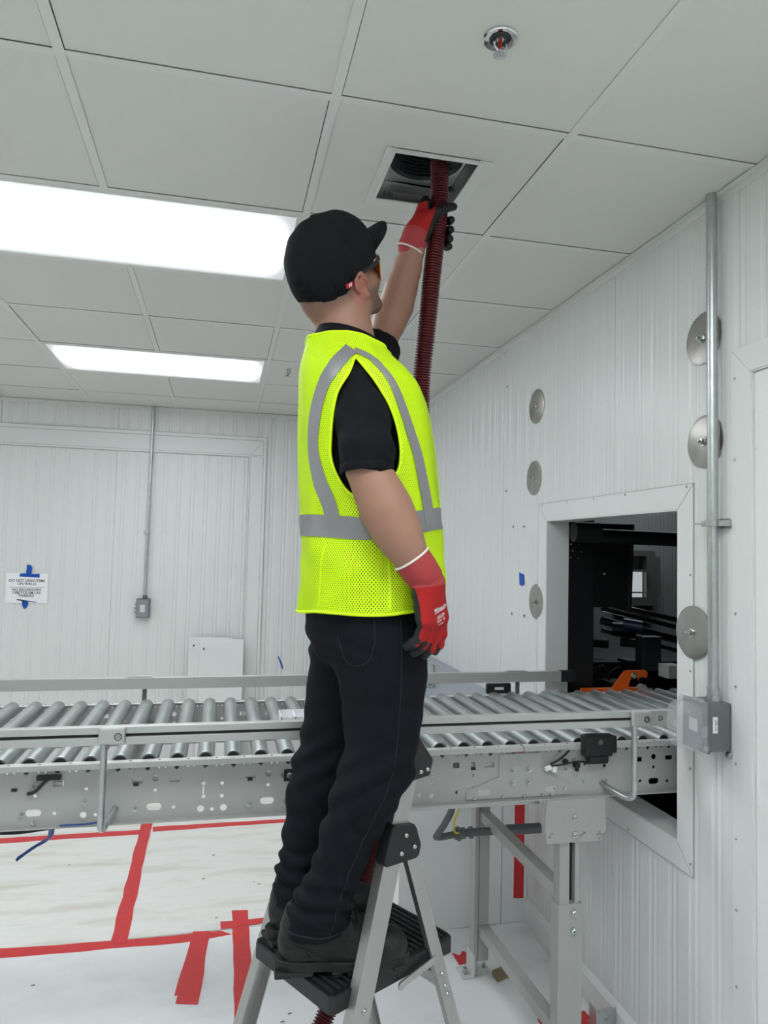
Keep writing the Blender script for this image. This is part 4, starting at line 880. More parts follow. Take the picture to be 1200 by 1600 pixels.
XYZ = np.stack([np.interp(S_, seg_len, [p[k] for p in C_]) for k in range(3)], 1)
ker = np.ones(41)/41
for k in range(3): XYZ[20:-20, k] = np.convolve(XYZ[:, k], ker, 'valid')
rad = .0232+.0032*np.clip(np.cos(2*math.pi*S_/.0079)*1.4, -1, 1)
rad = np.where(S_ < .02, .0262, rad)
b = B(); b.tube([Vector(p) for p in XYZ], list(rad), 26, True)
tag(b.make('vacuum_hose', M['hose'], smooth=True, ang=80), 'dark red ribbed vacuum hose running from the floor into the ceiling vent', 'hose')

# ============================================================ THE WORKER
def surface_nets(F, org, h):
    S = F < 0; n = np.array(F.shape)
    c = np.zeros(n-1, np.int8)
    for dx in (0, 1):
        for dy in (0, 1):
            for dz in (0, 1): c += S[dx:n[0]-1+dx, dy:n[1]-1+dy, dz:n[2]-1+dz]
    act = (c > 0) & (c < 8); idx = np.argwhere(act); ids = -np.ones(n-1, np.int32); ids[act] = np.arange(len(idx))
    acc = np.zeros((len(idx), 3)); cnt = np.zeros(len(idx))
    cor = [(0, 0, 0), (1, 0, 0), (0, 1, 0), (1, 1, 0), (0, 0, 1), (1, 0, 1), (0, 1, 1), (1, 1, 1)]
    V = [F[idx[:, 0]+a, idx[:, 1]+b_, idx[:, 2]+c_] for a, b_, c_ in cor]
    for i in range(8):
        for j in range(i+1, 8):
            if sum(abs(cor[i][k]-cor[j][k]) for k in range(3)) != 1: continue
            m = (V[i] < 0) != (V[j] < 0)
            t = np.where(m, V[i]/np.where(m, V[i]-V[j], 1), 0)
            p = np.array(cor[i])+(np.array(cor[j])-np.array(cor[i]))*t[:, None]
            acc += p*m[:, None]; cnt += m
    verts = (idx+acc/cnt[:, None])*h+org
    faces = []
    for ax in range(3):
        a = [slice(None)]*3; b_ = [slice(None)]*3; a[ax] = slice(0, -1); b_[ax] = slice(1, None)
        A, Bb = S[tuple(a)], S[tuple(b_)]; d = np.argwhere(A != Bb)
        o1, o2 = [k for k in range(3) if k != ax]
        ok = (d[:, o1] > 0) & (d[:, o2] > 0) & (d[:, o1] < n[o1]-1) & (d[:, o2] < n[o2]-1); d = d[ok]
        def g(i, j):
            q = d.copy(); q[:, o1] -= i; q[:, o2] -= j; return ids[q[:, 0], q[:, 1], q[:, 2]]
        f = np.stack([g(1, 1), g(0, 1), g(0, 0), g(1, 0)], 1)
        inside = S[d[:, 0], d[:, 1], d[:, 2]]; flip = inside if ax != 1 else ~inside
        f = np.where(flip[:, None], f, f[:, ::-1]); faces.append(f)
    return verts, np.concatenate(faces)
class SDF:
    def __init__(s, lo, hi, h):
        s.lo, s.h = np.array(lo, float), h; n = np.ceil((np.array(hi)-lo)/h).astype(int)+1; s.n = n
        s.F = np.full(n, 1.0, np.float32); s.ax = [s.lo[k]+h*np.arange(n[k]) for k in range(3)]
    def _win(s, lo, hi):
        a = [max(0, int((lo[k]-s.lo[k])/s.h)) for k in range(3)]; b_ = [min(s.n[k], int((hi[k]-s.lo[k])/s.h)+2) for k in range(3)]
        sl = tuple(slice(a[k], max(a[k]+1, b_[k])) for k in range(3))
        g = np.meshgrid(*[s.ax[k][sl[k]] for k in range(3)], indexing='ij'); return sl, np.stack(g, -1)
    def _mix(s, sl, d, k, sub=False):
        f = s.F[sl]
        if sub:
            d = -d; hh = np.maximum(k-np.abs(f-d), 0)/k; s.F[sl] = np.maximum(f, d)+hh*hh*k*.25
        else:
            hh = np.maximum(k-np.abs(f-d), 0)/k; s.F[sl] = np.minimum(f, d)-hh*hh*k*.25
    def cap(s, a, b_, r1, r2=None, k=.02, flat=None, sub=False):
        a, b_ = np.array(a, float), np.array(b_, float); r2 = r1 if r2 is None else r2; R = max(r1, r2)+k+s.h*2
        sl, P = s._win(np.minimum(a, b_)-R, np.maximum(a, b_)+R); ab = b_-a; L2 = max(ab@ab, 1e-12)
        t = np.clip(((P-a)@ab)/L2, 0, 1); q = P-a-t[..., None]*ab; d2 = (q*q).sum(-1)
        if flat is not None: ax = np.array(flat[0], float); ax /= np.linalg.norm(ax); d2 = d2+(flat[1]**2-1)*(q@ax)**2
        s._mix(sl, np.sqrt(d2)-(r1+(r2-r1)*t), k, sub); return s
    def chain(s, pts, k=.02, flat=None):
        for i in range(len(pts)-1): s.cap(pts[i][:3], pts[i+1][:3], pts[i][3], pts[i+1][3], k, flat)
        return s
    def ell(s, c, r, R=None, k=.02, sub=False):
        c, r = np.array(c, float), np.array(r, float); m = r.max()+k+s.h*2; sl, P = s._win(c-m, c+m); q = P-c
        if R is not None: q = q@R
        kk = np.sqrt(((q/r)**2).sum(-1)); k1 = np.sqrt(((q/(r*r))**2).sum(-1))
        s._mix(sl, kk*(kk-1)/np.maximum(k1, 1e-6), k, sub); return s
    def disp(s, fn):
        g = np.meshgrid(*s.ax, indexing='ij'); m = np.abs(s.F) < .03; P = np.stack([x[m] for x in g], -1); s.F[m] += fn(P); return s
    def clip(s, n_, d_):   # keep n.p < d
        g = np.meshgrid(*s.ax, indexing='ij', sparse=True); s.F = np.maximum(s.F, (g[0]*n_[0]+g[1]*n_[1]+g[2]*n_[2]-d_).astype(np.float32)); return s
    def make(s, name, mats, parent=None, fn=None, origin=None, sm=2):
        s.F[0] = s.F[-1] = 1; s.F[:, 0] = s.F[:, -1] = 1; s.F[:, :, 0] = s.F[:, :, -1] = 1
        v, f = surface_nets(s.F.astype(np.float64), s.lo, s.h)
        # laplacian relax
        for _ in range(sm):
            acc = np.zeros_like(v); cn = np.zeros(len(v))
            for i in range(4):
                a, c = f[:, i], f[:, (i+1) % 4]; np.add.at(acc, a, v[c]); np.add.at(acc, c, v[a]); np.add.at(cn, a, 1); np.add.at(cn, c, 1)
            v = v*.5+.5*acc/np.maximum(cn, 1)[:, None]
        po = ORG[parent.name] if parent is not None else Vector((0, 0, 0))
        og = np.array(origin if origin is not None else po); me = bpy.data.meshes.new(name); me.from_pydata((v-og).tolist(), [], f.tolist()); me.update()
        for m in (mats if isinstance(mats, list) else [mats]): me.materials.append(m)
        me.polygons.foreach_set('use_smooth', [True]*len(me.polygons))
        o = bpy.data.objects.new(name, me); link(o, parent); o.location = Vector(og)-po; ORG[o.name] = Vector(og)
        if fn is not None:
            n = len(me.polygons); c = np.zeros(n*3); me.polygons.foreach_get('center', c); nn = np.zeros(n*3); me.polygons.foreach_get('normal', nn)
            me.polygons.foreach_set('material_index', fn(c.reshape(-1, 3)+og, nn.reshape(-1, 3)).astype(np.int32))
        o['_v'] = 0; del o['_v']; MESH[o.name] = (v, f); return o
MESH = {}
def bvh_of(o): v, f = MESH[o.name]; return BVHTree.FromPolygons(v.tolist(), f.tolist())
def line_on(bvh, pts, d, r, name, m, parent, lift=.0):
    """a stitched line pressed onto a surface: cast from each point along d"""
    out = []; d = Vector(d).normalized()
    P = catmull(pts, 6) if len(pts) > 2 else [Vector(pts[0]).lerp(Vector(pts[1]), k/12) for k in range(13)]
    for p in P:
        h = bvh.ray_cast(p-d*.5, d)
        if h[0] is not None and (not out or (h[0]-out[-1]).length < .05): out.append(h[0]+h[1]*lift)
    if len(out) > 1: b = B(); b.tube(out, r, 6); return b.make(name, m, parent, smooth=True)

HF = Vector((.7495, .2977, .5912)).normalized(); HL = Vector((-.5139, .8247, .2362)); HL = (HL-HF*HL.dot(HF)).normalized(); HU = HF.cross(HL)
HC = Vector((.265, 1.742, 2.328))
def hd(x, y, z): return HC+HF*x+HL*y+HU*z
HR = np.array([list(HF), list(HL), list(HU)]).T       # columns = axes
ARM_R = [(.300, 1.61, 2.02, .045), (.302, 1.56, 1.93, .043), (.307, 1.53, 1.83, .0445), (.330, 1.525, 1.782, .049), (.350, 1.52, 1.740, .054), (.370, 1.512, 1.698, .050), (.386, 1.506, 1.667, .0415), (.402, 1.50, 1.640, .0325), (.432, 1.50, 1.590, .031)]
ARM_L = [(.352, 1.885, 2.07, .050), (.395, 1.93, 2.17, .044), (.448, 1.98, 2.31, .045), (.468, 1.972, 2.36, .046), (.478, 1.96, 2.41, .043), (.490, 1.94, 2.46, .037), (.500, 1.92, 2.51, .030), (.508, 1.915, 2.545, .029)]
LEG_R = [(.350, 1.665, 1.50, .11), (.372, 1.655, 1.40, .098), (.378, 1.645, 1.26, .080), (.370, 1.635, 1.16, .070), (.335, 1.632, 1.08, .060), (.300, 1.635, 1.0, .052), (.272, 1.64, .91, .045), (.240, 1.645, .80, .042)]
LEG_L = [(.345, 1.825, 1.50, .11), (.335, 1.83, 1.40, .095), (.306, 1.832, 1.22, .075), (.272, 1.83, 1.10, .066), (.250, 1.825, 1.02, .056), (.232, 1.815, .93, .050), (.218, 1.805, .85, .042), (.21, 1.80, .80, .042)]
# ---- skin body, one continuous surface
s = SDF((.02, 1.38, .70), (.66, 2.12, 2.52), .0042)
s.ell((.338, 1.735, 1.93), (.125, .155, .22), k=.03).ell((.355, 1.74, 1.60), (.120, .150, .20), k=.03).ell((.352, 1.742, 1.50), (.125, .155, .11), k=.03)
s.cap((.30, 1.63, 2.04), (.345, 1.85, 2.07), .05, .05, k=.03)
LEG_R = [(a, b, c, d*.84) for a, b, c, d in LEG_R]; LEG_L = [(a, b, c, d*.84) for a, b, c, d in LEG_L]
s.chain(LEG_R, .03).chain(LEG_L, .03).chain(ARM_R, .022).chain(ARM_L, .022)
s.chain([(.29, 1.738, 2.08, .072), (.288, 1.742, 2.17, .064), (.278, 1.742, 2.26, .064)], .03)                       # neck
s.ell(hd(-.014, 0, .022), (.101, .079, .097), HR, .02).ell(hd(-.045, 0, -.015), (.072, .066, .06), HR, .02)                                   # skull
s.cap(hd(-.06, 0, -.03), hd(-.045, 0, -.08), .055, .052, k=.03)                           # nape
s.ell(hd(.030, 0, -.035), (.066, .060, .070), HR, .02)                                   # face mass
s.cap(hd(.025, -.045, -.070), hd(.075, -.016, -.098), .020, .017, k=.03).cap(hd(.025, .045, -.070), hd(.075, .016, -.098), .020, .017, k=.03)  # jaw
s.ell(hd(.080, 0, -.098), (.019, .022, .016), HR, .02)                                   # chin
s.ell(hd(.070, -.036, -.030), (.022, .022, .022), HR, .02).ell(hd(.070, .036, -.030), (.022, .022, .022), HR, .02)   # cheekbones
s.cap(hd(.084, 0, .008), hd(.108, 0, -.034), .009, .012, k=.012).ell(hd(.096, -.013, -.038), (.010, .008, .007), HR, .008).ell(hd(.096, .013, -.038), (.010, .008, .007), HR, .008)  # nose
s.cap(hd(.078, -.034, .022), hd(.083, .034, .022), .011, .011, k=.015)                    # brow
s.ell(hd(.094, -.031, .004), (.012, .015, .011), HR, .008, sub=True).ell(hd(.094, .031, .004), (.012, .015, .011), HR, .008, sub=True)
s.ell(hd(.080, -.031, .003), (.012, .012, .012), HR, .003).ell(hd(.080, .031, .003), (.012, .012, .012), HR, .003)  # eyeballs
s.cap(hd(.089, -.018, -.060), hd(.089, .018, -.060), .007, .007, k=.006).cap(hd(.088, -.015, -.071), hd(.088, .015, -.071), .0075, .0075, k=.006)  # lips
for sd in (-1, 1):                                                                        # ears
    s.ell(hd(-.002, sd*.080, -.012), (.018, .0075, .031), HR, .008)
    for k in range(9):
        a = -.9+k*.42; a2 = a+.42
        e = lambda a: hd(-.006-.017*math.cos(a+.4), sd*(.088), -.010+.028*math.sin(a+.4))
        s.cap(e(a), e(a2), .0048, .0048, k=.004)
    s.ell(hd(.004, sd*.089, -.014), (.008, .006, .014), HR, .004, sub=True)
    s.ell(hd(.004, sd*.084, -.040), (.009, .006, .010), HR, .006)
hf, hl, hu, hc = [np.array(q) for q in (HF, HL, HU, HC)]
def skin_fn(c, n):
    q = c-hc; x, y, z = q@hf, q@hl, q@hu; out = np.zeros(len(c))
    ear = (np.abs(y) > .074) & (np.abs(x) < .035) & (z < .03) & (z > -.06); out[ear] = 1
    beard = (x > .012+.010*np.sin(z*90)) & (z < -.036-.25*np.maximum(0, .05-x)) & (z > -.13) & (x > .010) & (c[:, 2] > 2.17) & (np.abs(y) < .075) & (x < .13) & ~((c[:, 1] > 1.86) & (z < -.14)); out[beard & ~ear] = 2
    hair = (x < .012) & (z > -.030) & (np.abs(y) < .078); out[hair] = 3
    return out
person = s.make('person', [M['skin']], None, None, origin=(.30, 1.73, .70), sm=2)
c = MESH[person.name][0]; q = c-hc; x, y, z = q@hf, q@hl, q@hu
ss = lambda v, a, b_: np.clip((v-a)/(b_-a), 0, 1)**2*(3-2*np.clip((v-a)/(b_-a), 0, 1))
headm = ss(c[:, 2], 2.16, 2.18)*(1-ss(np.abs(y), .080, .086))*(1-ss(np.abs(x), .12, .13))
beard = ss(x, .008, .026)*(1-ss(z, -.048, -.026))*ss(z, -.140, -.122)*headm*(1-ss(c[:, 1], 1.88, 1.90)*ss(-z, .125, .13))
lips = ss(x, .086, .09)*(1-ss(np.abs(z+.066), .008, .012))
hair = (1-ss(x, -.005, .012))*ss(z, -.055, -.012)*headm*.8
side = ss(x, .004, .012)*(1-ss(x, .020, .032))*ss(z, -.045, -.03)*(1-ss(z, .02, .04))*headm*.6
ear = ss(np.abs(y), .076, .082)*(1-ss(np.abs(x+.003), .028, .036))*(1-ss(z, .02, .03))*ss(z, -.06, -.05)*(np.abs(y) < .11)
at_ = person.data.color_attributes.new('tone', 'FLOAT_COLOR', 'POINT'); cc = np.zeros((len(c), 4)); cc[:, 0] = np.clip(beard*(1-lips)*.85+hair+side, 0, 1); cc[:, 1] = np.clip(ear*.8+lips*headm*.5*(x > .08), 0, 1); cc[:, 3] = 1
at_.data.foreach_set('color', cc.ravel())
tag(person, 'person in a black cap and lime vest standing on a ladder, holding a hose overhead', 'person')

# ---- polo shirt: torso, collar, two sleeves
s = SDF((.10, 1.42, 1.55), (.56, 2.06, 2.26), .0045)
PHB = math.radians(-12); BF = Vector((math.cos(PHB), math.sin(PHB), 0)); BL = Vector((-math.sin(PHB), math.cos(PHB), 0)); BR = np.array([list(BF), list(BL), [0, 0, 1]]).T
s.ell((.338, 1.732, 1.90), (.140, .163, .235), BR, .03).ell((.358, 1.735, 1.66), (.146, .165, .16), BR, .03).cap((.300, 1.63, 2.035), (.338, 1.86, 2.06), .062, .066, k=.03)
s.chain([(.297, 1.622, 2.025, .056), (.301, 1.575, 1.95, .060), (.305, 1.532, 1.87, .0575), (.306, 1.53, 1.78, .0565)], .02)
def polo_f(P): return .0012*np.sin(P[:, 2]*120+P[:, 0]*60+3*np.sin(P[:, 1]*30))*np.exp(-((P[:, 2]-1.93)/.12)**2)+.0008*np.sin(P[:, 0]*95-P[:, 2]*70)
s.disp(polo_f); 
# flat hem of the near sleeve
a = np.array((.306, 1.53, 1.822)); nrm = np.array((-.16, 0, -1.)); nrm /= np.linalg.norm(nrm)
sl, P = s._win(np.array((.2, 1.42, 1.69)), np.array((.40, 1.59, 1.86))); s.F[sl] = np.maximum(s.F[sl], (P-a)@nrm)
polo = s.make('polo_shirt', M['polo'], person)
s = SDF((.20, 1.78, 1.98), (.56, 2.08, 2.34), .0045); s.chain([(.338, 1.865, 2.06, .074), (.39, 1.925, 2.16, .066), (.435, 1.965, 2.28, .060)], .02)
nl_ = np.array((.053, .05, .12)); nl_ /= np.linalg.norm(nl_); s.clip(nl_, float(np.array((.418, 1.953, 2.235))@nl_)); s.disp(polo_f)
s.make('sleeve', M['polo'], polo)
def band(name, c0, c1, r0, r1, th, m, parent, el=1.0, axis2=None, gap=None, n=56):
    """soft open band between two tilted rings (collar, cuffs)"""
    b = B(); c0, c1 = Vector(c0), Vector(c1); d = (c1-c0).normalized(); a = Vector(axis2 or (1, 0, 0)); a = (a-d*a.dot(d)).normalized(); e = d.cross(a); rows = []
    prof = [(0, r0-th), (0, r0), (.5, (r0+r1)/2+th*.4), (1, r1), (1.04, r1-th*.5), (1, r1-th), (.5, (r0+r1)/2-th*.8)]
    for k in range(n):
        an = 2*math.pi*k/n; rows.append([b.bm.verts.new(c0.lerp(c1, t_)+(a*math.cos(an)+e*math.sin(an)*el)*r_) for t_, r_ in prof])
    for k in range(n):
        if gap and k in gap: continue
        for q in range(len(prof)): b.bm.faces.new([rows[k][q], rows[(k+1) % n][q], rows[(k+1) % n][(q+1) % len(prof)], rows[k][(q+1) % len(prof)]])
    return b.make(name, m, parent, smooth=True, ang=70)
band('collar', (.281, 1.740, 2.128), (.295, 1.739, 2.184), .093, .083, .007, M['polo'], polo, 1.02, (1, 0, 0))
band('sleeve_hem', (.306, 1.53, 1.823), (.3045, 1.531, 1.841), .0590, .0590, .003, M['polo'], polo)

# ---- jeans
s = SDF((.12, 1.48, .76), (.56, 2.0, 1.62), .0040)
s.ell((.360, 1.745, 1.52), (.150, .170, .13), BR, .03).ell((.330, 1.74, 1.46), (.12, .16, .10), BR, .03)
s.chain([(.358, 1.668, 1.50, .120), (.370, 1.660, 1.43, .112), (.380, 1.652, 1.36, .102), (.380, 1.645, 1.26, .089), (.373, 1.635, 1.165, .080), (.350, 1.632, 1.115, .0765), (.328, 1.632, 1.065, .0685), (.302, 1.635, 1.0, .0605), (.280, 1.638, .92, .0545), (.262, 1.64, .875, .058), (.250, 1.650, .84, .064), (.240, 1.657, .805, .066), (.236, 1.660, .77, .066)], .018)
s.chain([(.340, 1.822, 1.50, .115), (.330, 1.828, 1.40, .100), (.315, 1.832, 1.30, .088), (.300, 1.832, 1.21, .079), (.270, 1.83, 1.10, .0725), (.251, 1.825, 1.03, .066), (.236, 1.82, .96, .058), (.224, 1.812, .87, .0575), (.217, 1.805, .81, .060), (.215, 1.802, .76, .060)], .018)
def jeans_f(P):
    x, y, z = P[:, 0], P[:, 1], P[:, 2]; near = y < 1.735
    d = .0016*np.sin(x*70+z*45+2*np.sin(z*22+y*30))
    ank = np.exp(-((z-.865)/.055)**2); d += ank*.0068*np.sin(z*150+x*38+y*25+1.2*np.sin(x*40))
    kn = np.exp(-((z-1.13)/.08)**2); d += kn*.0040*np.sin(z*105-x*55+y*30)
    hp2 = np.exp(-((z-1.42)/.06)**2)*np.exp(-((x-.25)/.08)**2); d += hp2*.004*np.sin(z*120+x*60)
    d += np.exp(-((z-1.0)/.12)**2)*.0028*np.sin(z*60+x*90-y*40)
    return d
s.disp(jeans_f)
sl, P = s._win(np.array((.1, 1.5, .75)), np.array((.45, 1.735, .86))); nrm = np.array((.10, 0, -1.)); nrm /= np.linalg.norm(nrm); s.F[sl] = np.maximum(s.F[sl], (P-np.array((.25, 1.64, .792)))@nrm)
sl, P = s._win(np.array((.1, 1.735, .75)), np.array((.45, 1.95, .86))); s.F[sl] = np.maximum(s.F[sl], .788-P[..., 2])
s.F[:, :, int((1.59-.76)/.004):] = 1
jeans = s.make('jeans', M['denim'], person)
jb = bvh_of(jeans)
line_on(jb, [(.395, 1.2, 1.50), (.398, 1.2, 1.40), (.397, 1.2, 1.28), (.385, 1.2, 1.16), (.345, 1.2, 1.06), (.305, 1.2, .96), (.275, 1.2, .87), (.258, 1.2, .80)], (0, 1, 0), .0014, 'side_seam', M['stitch'], jeans)
line_on(jb, [(.335, 1.2, 1.50), (.336, 1.2, 1.445), (.322, 1.2, 1.405), (.29, 1.2, 1.395), (.272, 1.2, 1.42), (.262, 1.2, 1.46)], (0, 1, 0), .0013, 'pocket_stitching', M['stitch'], jeans)
for (a_, z_) in ((.252, .802), ):
    P_ = []
    for k in range(40):
        an = 2*math.pi*k/40; o = Vector((.247, 1.643, z_+.004)); d = Vector((math.cos(an), math.sin(an), 0)); h = jb.ray_cast(o+d*.12, -d)
        if h[0] is not None and (h[0]-o).length < .1: P_.append(h[0])
    if len(P_) > 4: b = B(); b.tube(P_, .0018, 6); b.make('hem_stitching', M['stitch'], jeans, smooth=True)

# ---- boots
def boot(heel, head_, mir):
    hx = Vector((math.cos(head_), math.sin(head_), 0)); hy = Vector((-math.sin(head_), math.cos(head_), 0))*mir; o = Vector(heel)
    p = lambda x, y, z: o+hx*x+hy*y+ZZ*z
    pts = [p(x, y, z) for x in (-.02, .33) for y in (-.08, .08) for z in (0, .2)]
    lo = [min(q[k] for q in pts)-.02 for k in range(3)]; hi = [max(q[k] for q in pts)+.02 for k in range(3)]
    s = SDF(lo, hi, .0030)
    fl = (list(ZZ), 1.0)
    s.chain([(*p(.045, 0, .058), .040), (*p(.12, -.002, .056), .040), (*p(.20, -.006, .048), .044), (*p(.255, -.004, .044), .038)], .025)
    s.chain([(*p(.06, 0, .10), .045), (*p(.12, 0, .095), .042), (*p(.19, -.004, .068), .034)], .03)
    s.chain([(*p(.062, 0, .09), .044), (*p(.066, 0, .12), .041), (*p(.070, 0, .15), .040)], .02)
    s.ell(p(.265, -.004, .045), (.036, .042, .030), None, .02)
    hxn, on = np.array(hx), np.array(o)
    s.disp(lambda P: .0014*np.sin((P-on)@hxn*150+P[:, 2]*60)*np.exp(-(((P-on)@hxn-.17)/.05)**2)+.0012*np.sin(P[:, 2]*170)*np.exp(-(((P-on)@hxn-.05)/.05)**2))
    s.clip((0, 0, -1), -(o.z+.022)); s.clip((0, 0, 1), o.z+.140)
    bt = s.make('boot', M['boot'], person, origin=p(.12, 0, 0))
    if True:
        ol = []
        for k in range(44):
            t = 2*math.pi*k/44; c, sn = math.cos(t), math.sin(t); x = .152+.156*math.copysign(abs(c)**.8, c); wd_ = (.047 if x > .17 else .040+.007*max(0, (x-.10)/.07) if x > .1 else .040)
            ol.append((x, wd_*math.copysign(abs(sn)**.75, sn)-(.004 if x > .15 else 0)))
        b = B(); b.prism(ol, p(0, 0, .010), hx, hy, ZZ*.020)
        for (x0, x1) in ((-.002, .085), (.125, .150), (.160, .185), (.195, .22), (.23, .255), (.265, .295)):
            sel = [(min(max(x, x0), x1), y) for x, y in ol]; cl = []
            for q in sel:
                if not cl or (abs(q[0]-cl[-1][0])+abs(q[1]-cl[-1][1])) > 1e-5: cl.append(q)
            w1 = max(y for x, y in ol if x0-.02 <= x <= x1+.02); w0 = min(y for x, y in ol if x0-.02 <= x <= x1+.02)
            b.prism([(x0, w0*.97), (x1, w0*.94), (x1, w1*.94), (x0, w1*.97)], p(0, 0, 0), hx, hy, ZZ*.012)
        b.make('sole', M['sole'], bt, bevel=.003)
        b = B(); b.prism([(x*1.0, y*1.03) for x, y in ol], p(0, 0, .026), hx, hy, ZZ*.007); b.make('welt', M['sole'], bt, bevel=.002)
        bb = bvh_of(bt)
        for k in range(6):
            x = .108+.016*k; zc = .150-.011*k; q = []
            for yy in np.linspace(-.024, .024, 9):
                o_ = p(x+.03, yy, zc+.06); d_ = (p(x-.012, yy*.8, zc-.06)-o_).normalized(); h = bb.ray_cast(o_, d_)
                if h[0] is not None: q.append(h[0]+h[1]*.002)
            if len(q) > 3:
                b = B(); b.tube(q, .0026, 7); b.make('lace', M['rubber'], bt, smooth=True)
                for e_ in (q[0], q[-1]):
                    b = B(); b.lathe([(0, .005), (.0035, .004), (.0035, 0)], e_-Vector((0, 0, .001)), (0, 0, 1), 10); b.make('eyelet', M['blackmet'], bt, smooth=True)
        band('ankle_padding', p(.069, 0, .118), p(.070, 0, .143), .0435, .042, .006, M['boot'], bt)
        for (x0, z0, x1, z1) in ((.0, .075, .10, .045), (.03, .12, .075, .04), (.15, .085, .215, .045), (.215, .075, .28, .05)):
            for sd in (-1, 1):
                q = []
                for k in range(12):
                    t = k/11; o_ = p(x0+(x1-x0)*t, sd*.12, z0+(z1-z0)*t+.012*math.sin(3.14*t)); h = bb.ray_cast(o_, hy*(-sd)); 
                    if h[0] is not None: q.append(h[0])
                if len(q) > 4: b = B(); b.tube(q, .0016, 6); b.make('stitched_seam', M['sole'], bt, smooth=True)
    return bt
boot((.150, 1.668, .7005), math.radians(-3), 1)
boot((.140, 1.792, .7005), math.radians(17), -1)

# ---- safety vest
VR = np.array([[1.515, .367, .178, .190], [1.60, .366, .176, .190], [1.68, .366, .174, .188], [1.76, .358, .171, .186], [1.85, .349, .167, .186], [1.95, .338, .163, .186], [2.02, .330, .157, .182], [2.06, .320, .149, .172], [2.09, .311, .140, .156], [2.115, .303, .129, .132], [2.14, .295, .115, .112], [2.165, .290, .103, .098]])
zz_ = np.linspace(1.515, 2.165, 200); sm_ = [np.interp(zz_, VR[:, 0], VR[:, k]) for k in (1, 2, 3)]
for k in range(3):
    e = np.pad(sm_[k], 8, mode='reflect', reflect_type='odd'); sm_[k] = np.convolve(e, np.ones(17)/17, 'valid')
def vp(t, z, off=0.0):
    """point on the vest: t around the body (0 chest, -90 wearer's right), z height"""
    cx, a, b_ = [float(np.interp(z, zz_, q)) for q in sm_]
    c, s_ = math.cos(t), math.sin(t); n = 2/2.3
    fold = .0045*math.sin(7*t+z*9)*math.sin(3*t-z*5+1)+.0045*math.sin(9*t+2*math.sin(z*14))*max(0, 1-(z-1.5)/.3)+.0025*math.sin(z*46+t*5)*math.exp(-((z-1.64)/.07)**2)
    fold += .006*math.exp(-((t+3.05)/.25)**2)*math.exp(-((z-1.54)/.03)**2)
    a += fold+off; b_ += fold+off
    f = a*math.copysign(abs(c)**n, c); l = b_*math.copysign(abs(s_)**n, s_)
    tl = max(0, min(1, (z-2.05)/.1))*(-.026*max(c, 0)-.010*max(-c, 0))
    hem = max(0, 1-(z-1.515)/.08)*(-.004+.006*math.cos(t)+.003*math.sin(5*t))
    top = max(0, (z-2.14)/.025)*.006*max(0, -c)
    return Vector((cx+f*BF.x+l*BL.x, 1.73+f*BF.y+l*BL.y, z+tl+hem+top+(off*.6 if z > 2.08 else 0)))
AH = [(-89, 2.094), (-96, 2.052), (-106, 2.008), (-111, 1.964), (-115, 1.908), (-117, 1.864), (-114, 1.828), (-108, 1.796), (-102, 1.776), (-93, 1.764), (-84, 1.776), (-75, 1.812), (-69, 1.84), (-66, 1.884), (-67, 1.932), (-71, 1.976), (-77, 2.016), (-83, 2.056)]
AHL = [(90, 2.096), (74, 2.03), (64, 1.95), (60, 1.87), (66, 1.80), (80, 1.77), (95, 1.77), (110, 1.80), (118, 1.87), (116, 1.95), (104, 2.03)]
def closed_cat(P, n=8):
    m = len(P); out = []
    for i in range(m):
        a, b_, c, d = [np.array(P[(i+k) % m], float) for k in (-1, 0, 1, 2)]
        for k in range(n):
            t = k/n; out.append(tuple(.5*((2*b_)+(c-a)*t+(2*a-5*b_+4*c-d)*t*t+(-a+3*b_-3*c+d)*t**3)))
    return out
def poly_cat(P, n=8):     # keep the first point sharp
    return [tuple(q)[:2] for q in catmull([(x, y, 0) for x, y in P+[P[0]]], n)][:-1]
HOLES = [np.array(poly_cat(AH, 6)), np.array(poly_cat(AHL, 6))]
def inside(pt, poly):
    x, y = pt; c = False; n = len(poly); j = n-1
    for i in range(n):
        if (poly[i][1] > y) != (poly[j][1] > y) and x < (poly[j][0]-poly[i][0])*(y-poly[i][1])/(poly[j][1]-poly[i][1])+poly[i][0]: c = not c
        j = i
    return c
NT, NZ = 300, 170
TT = np.linspace(-180, 180, NT+1)[:-1]; ZV = np.linspace(1.515, 2.165, NZ+1)
grid = [[(float(t), float(z)) for z in ZV] for t in TT]
sct = 3.3e-3     # metres per degree
for i in range(NT):                    # snap grid points to the armhole edge
    for j in range(NZ+1):
        t, z = grid[i][j]
        for H in HOLES:
            if not (H[:, 0].min()-3 < t < H[:, 0].max()+3 and H[:, 1].min()-.01 < z < H[:, 1].max()+.01): continue
            A_ = H; C2 = np.roll(H, -1, 0); sc = np.array((sct, 1.)); a = A_*sc; c = C2*sc; p = np.array((t, z))*sc
            ab = c-a; tt = np.clip(((p-a)*ab).sum(1)/np.maximum((ab*ab).sum(1), 1e-12), 0, 1); q = a+ab*tt[:, None]; d = np.linalg.norm(q-p, axis=1); k = d.argmin()
            if d[k] < .0024: grid[i][j] = tuple(q[k]/sc)
b = B(); vs = {}; uvs = {}
def gv(i, j):
    i %= NT
    if (i, j) not in vs: vs[(i, j)] = b.bm.verts.new(vp(math.radians(grid[i][j][0]), grid[i][j][1]))
    return vs[(i, j)]
uvl = b.bm.loops.layers.uv.new('UVMap')
CLOSE = 0      # front opening is zipped
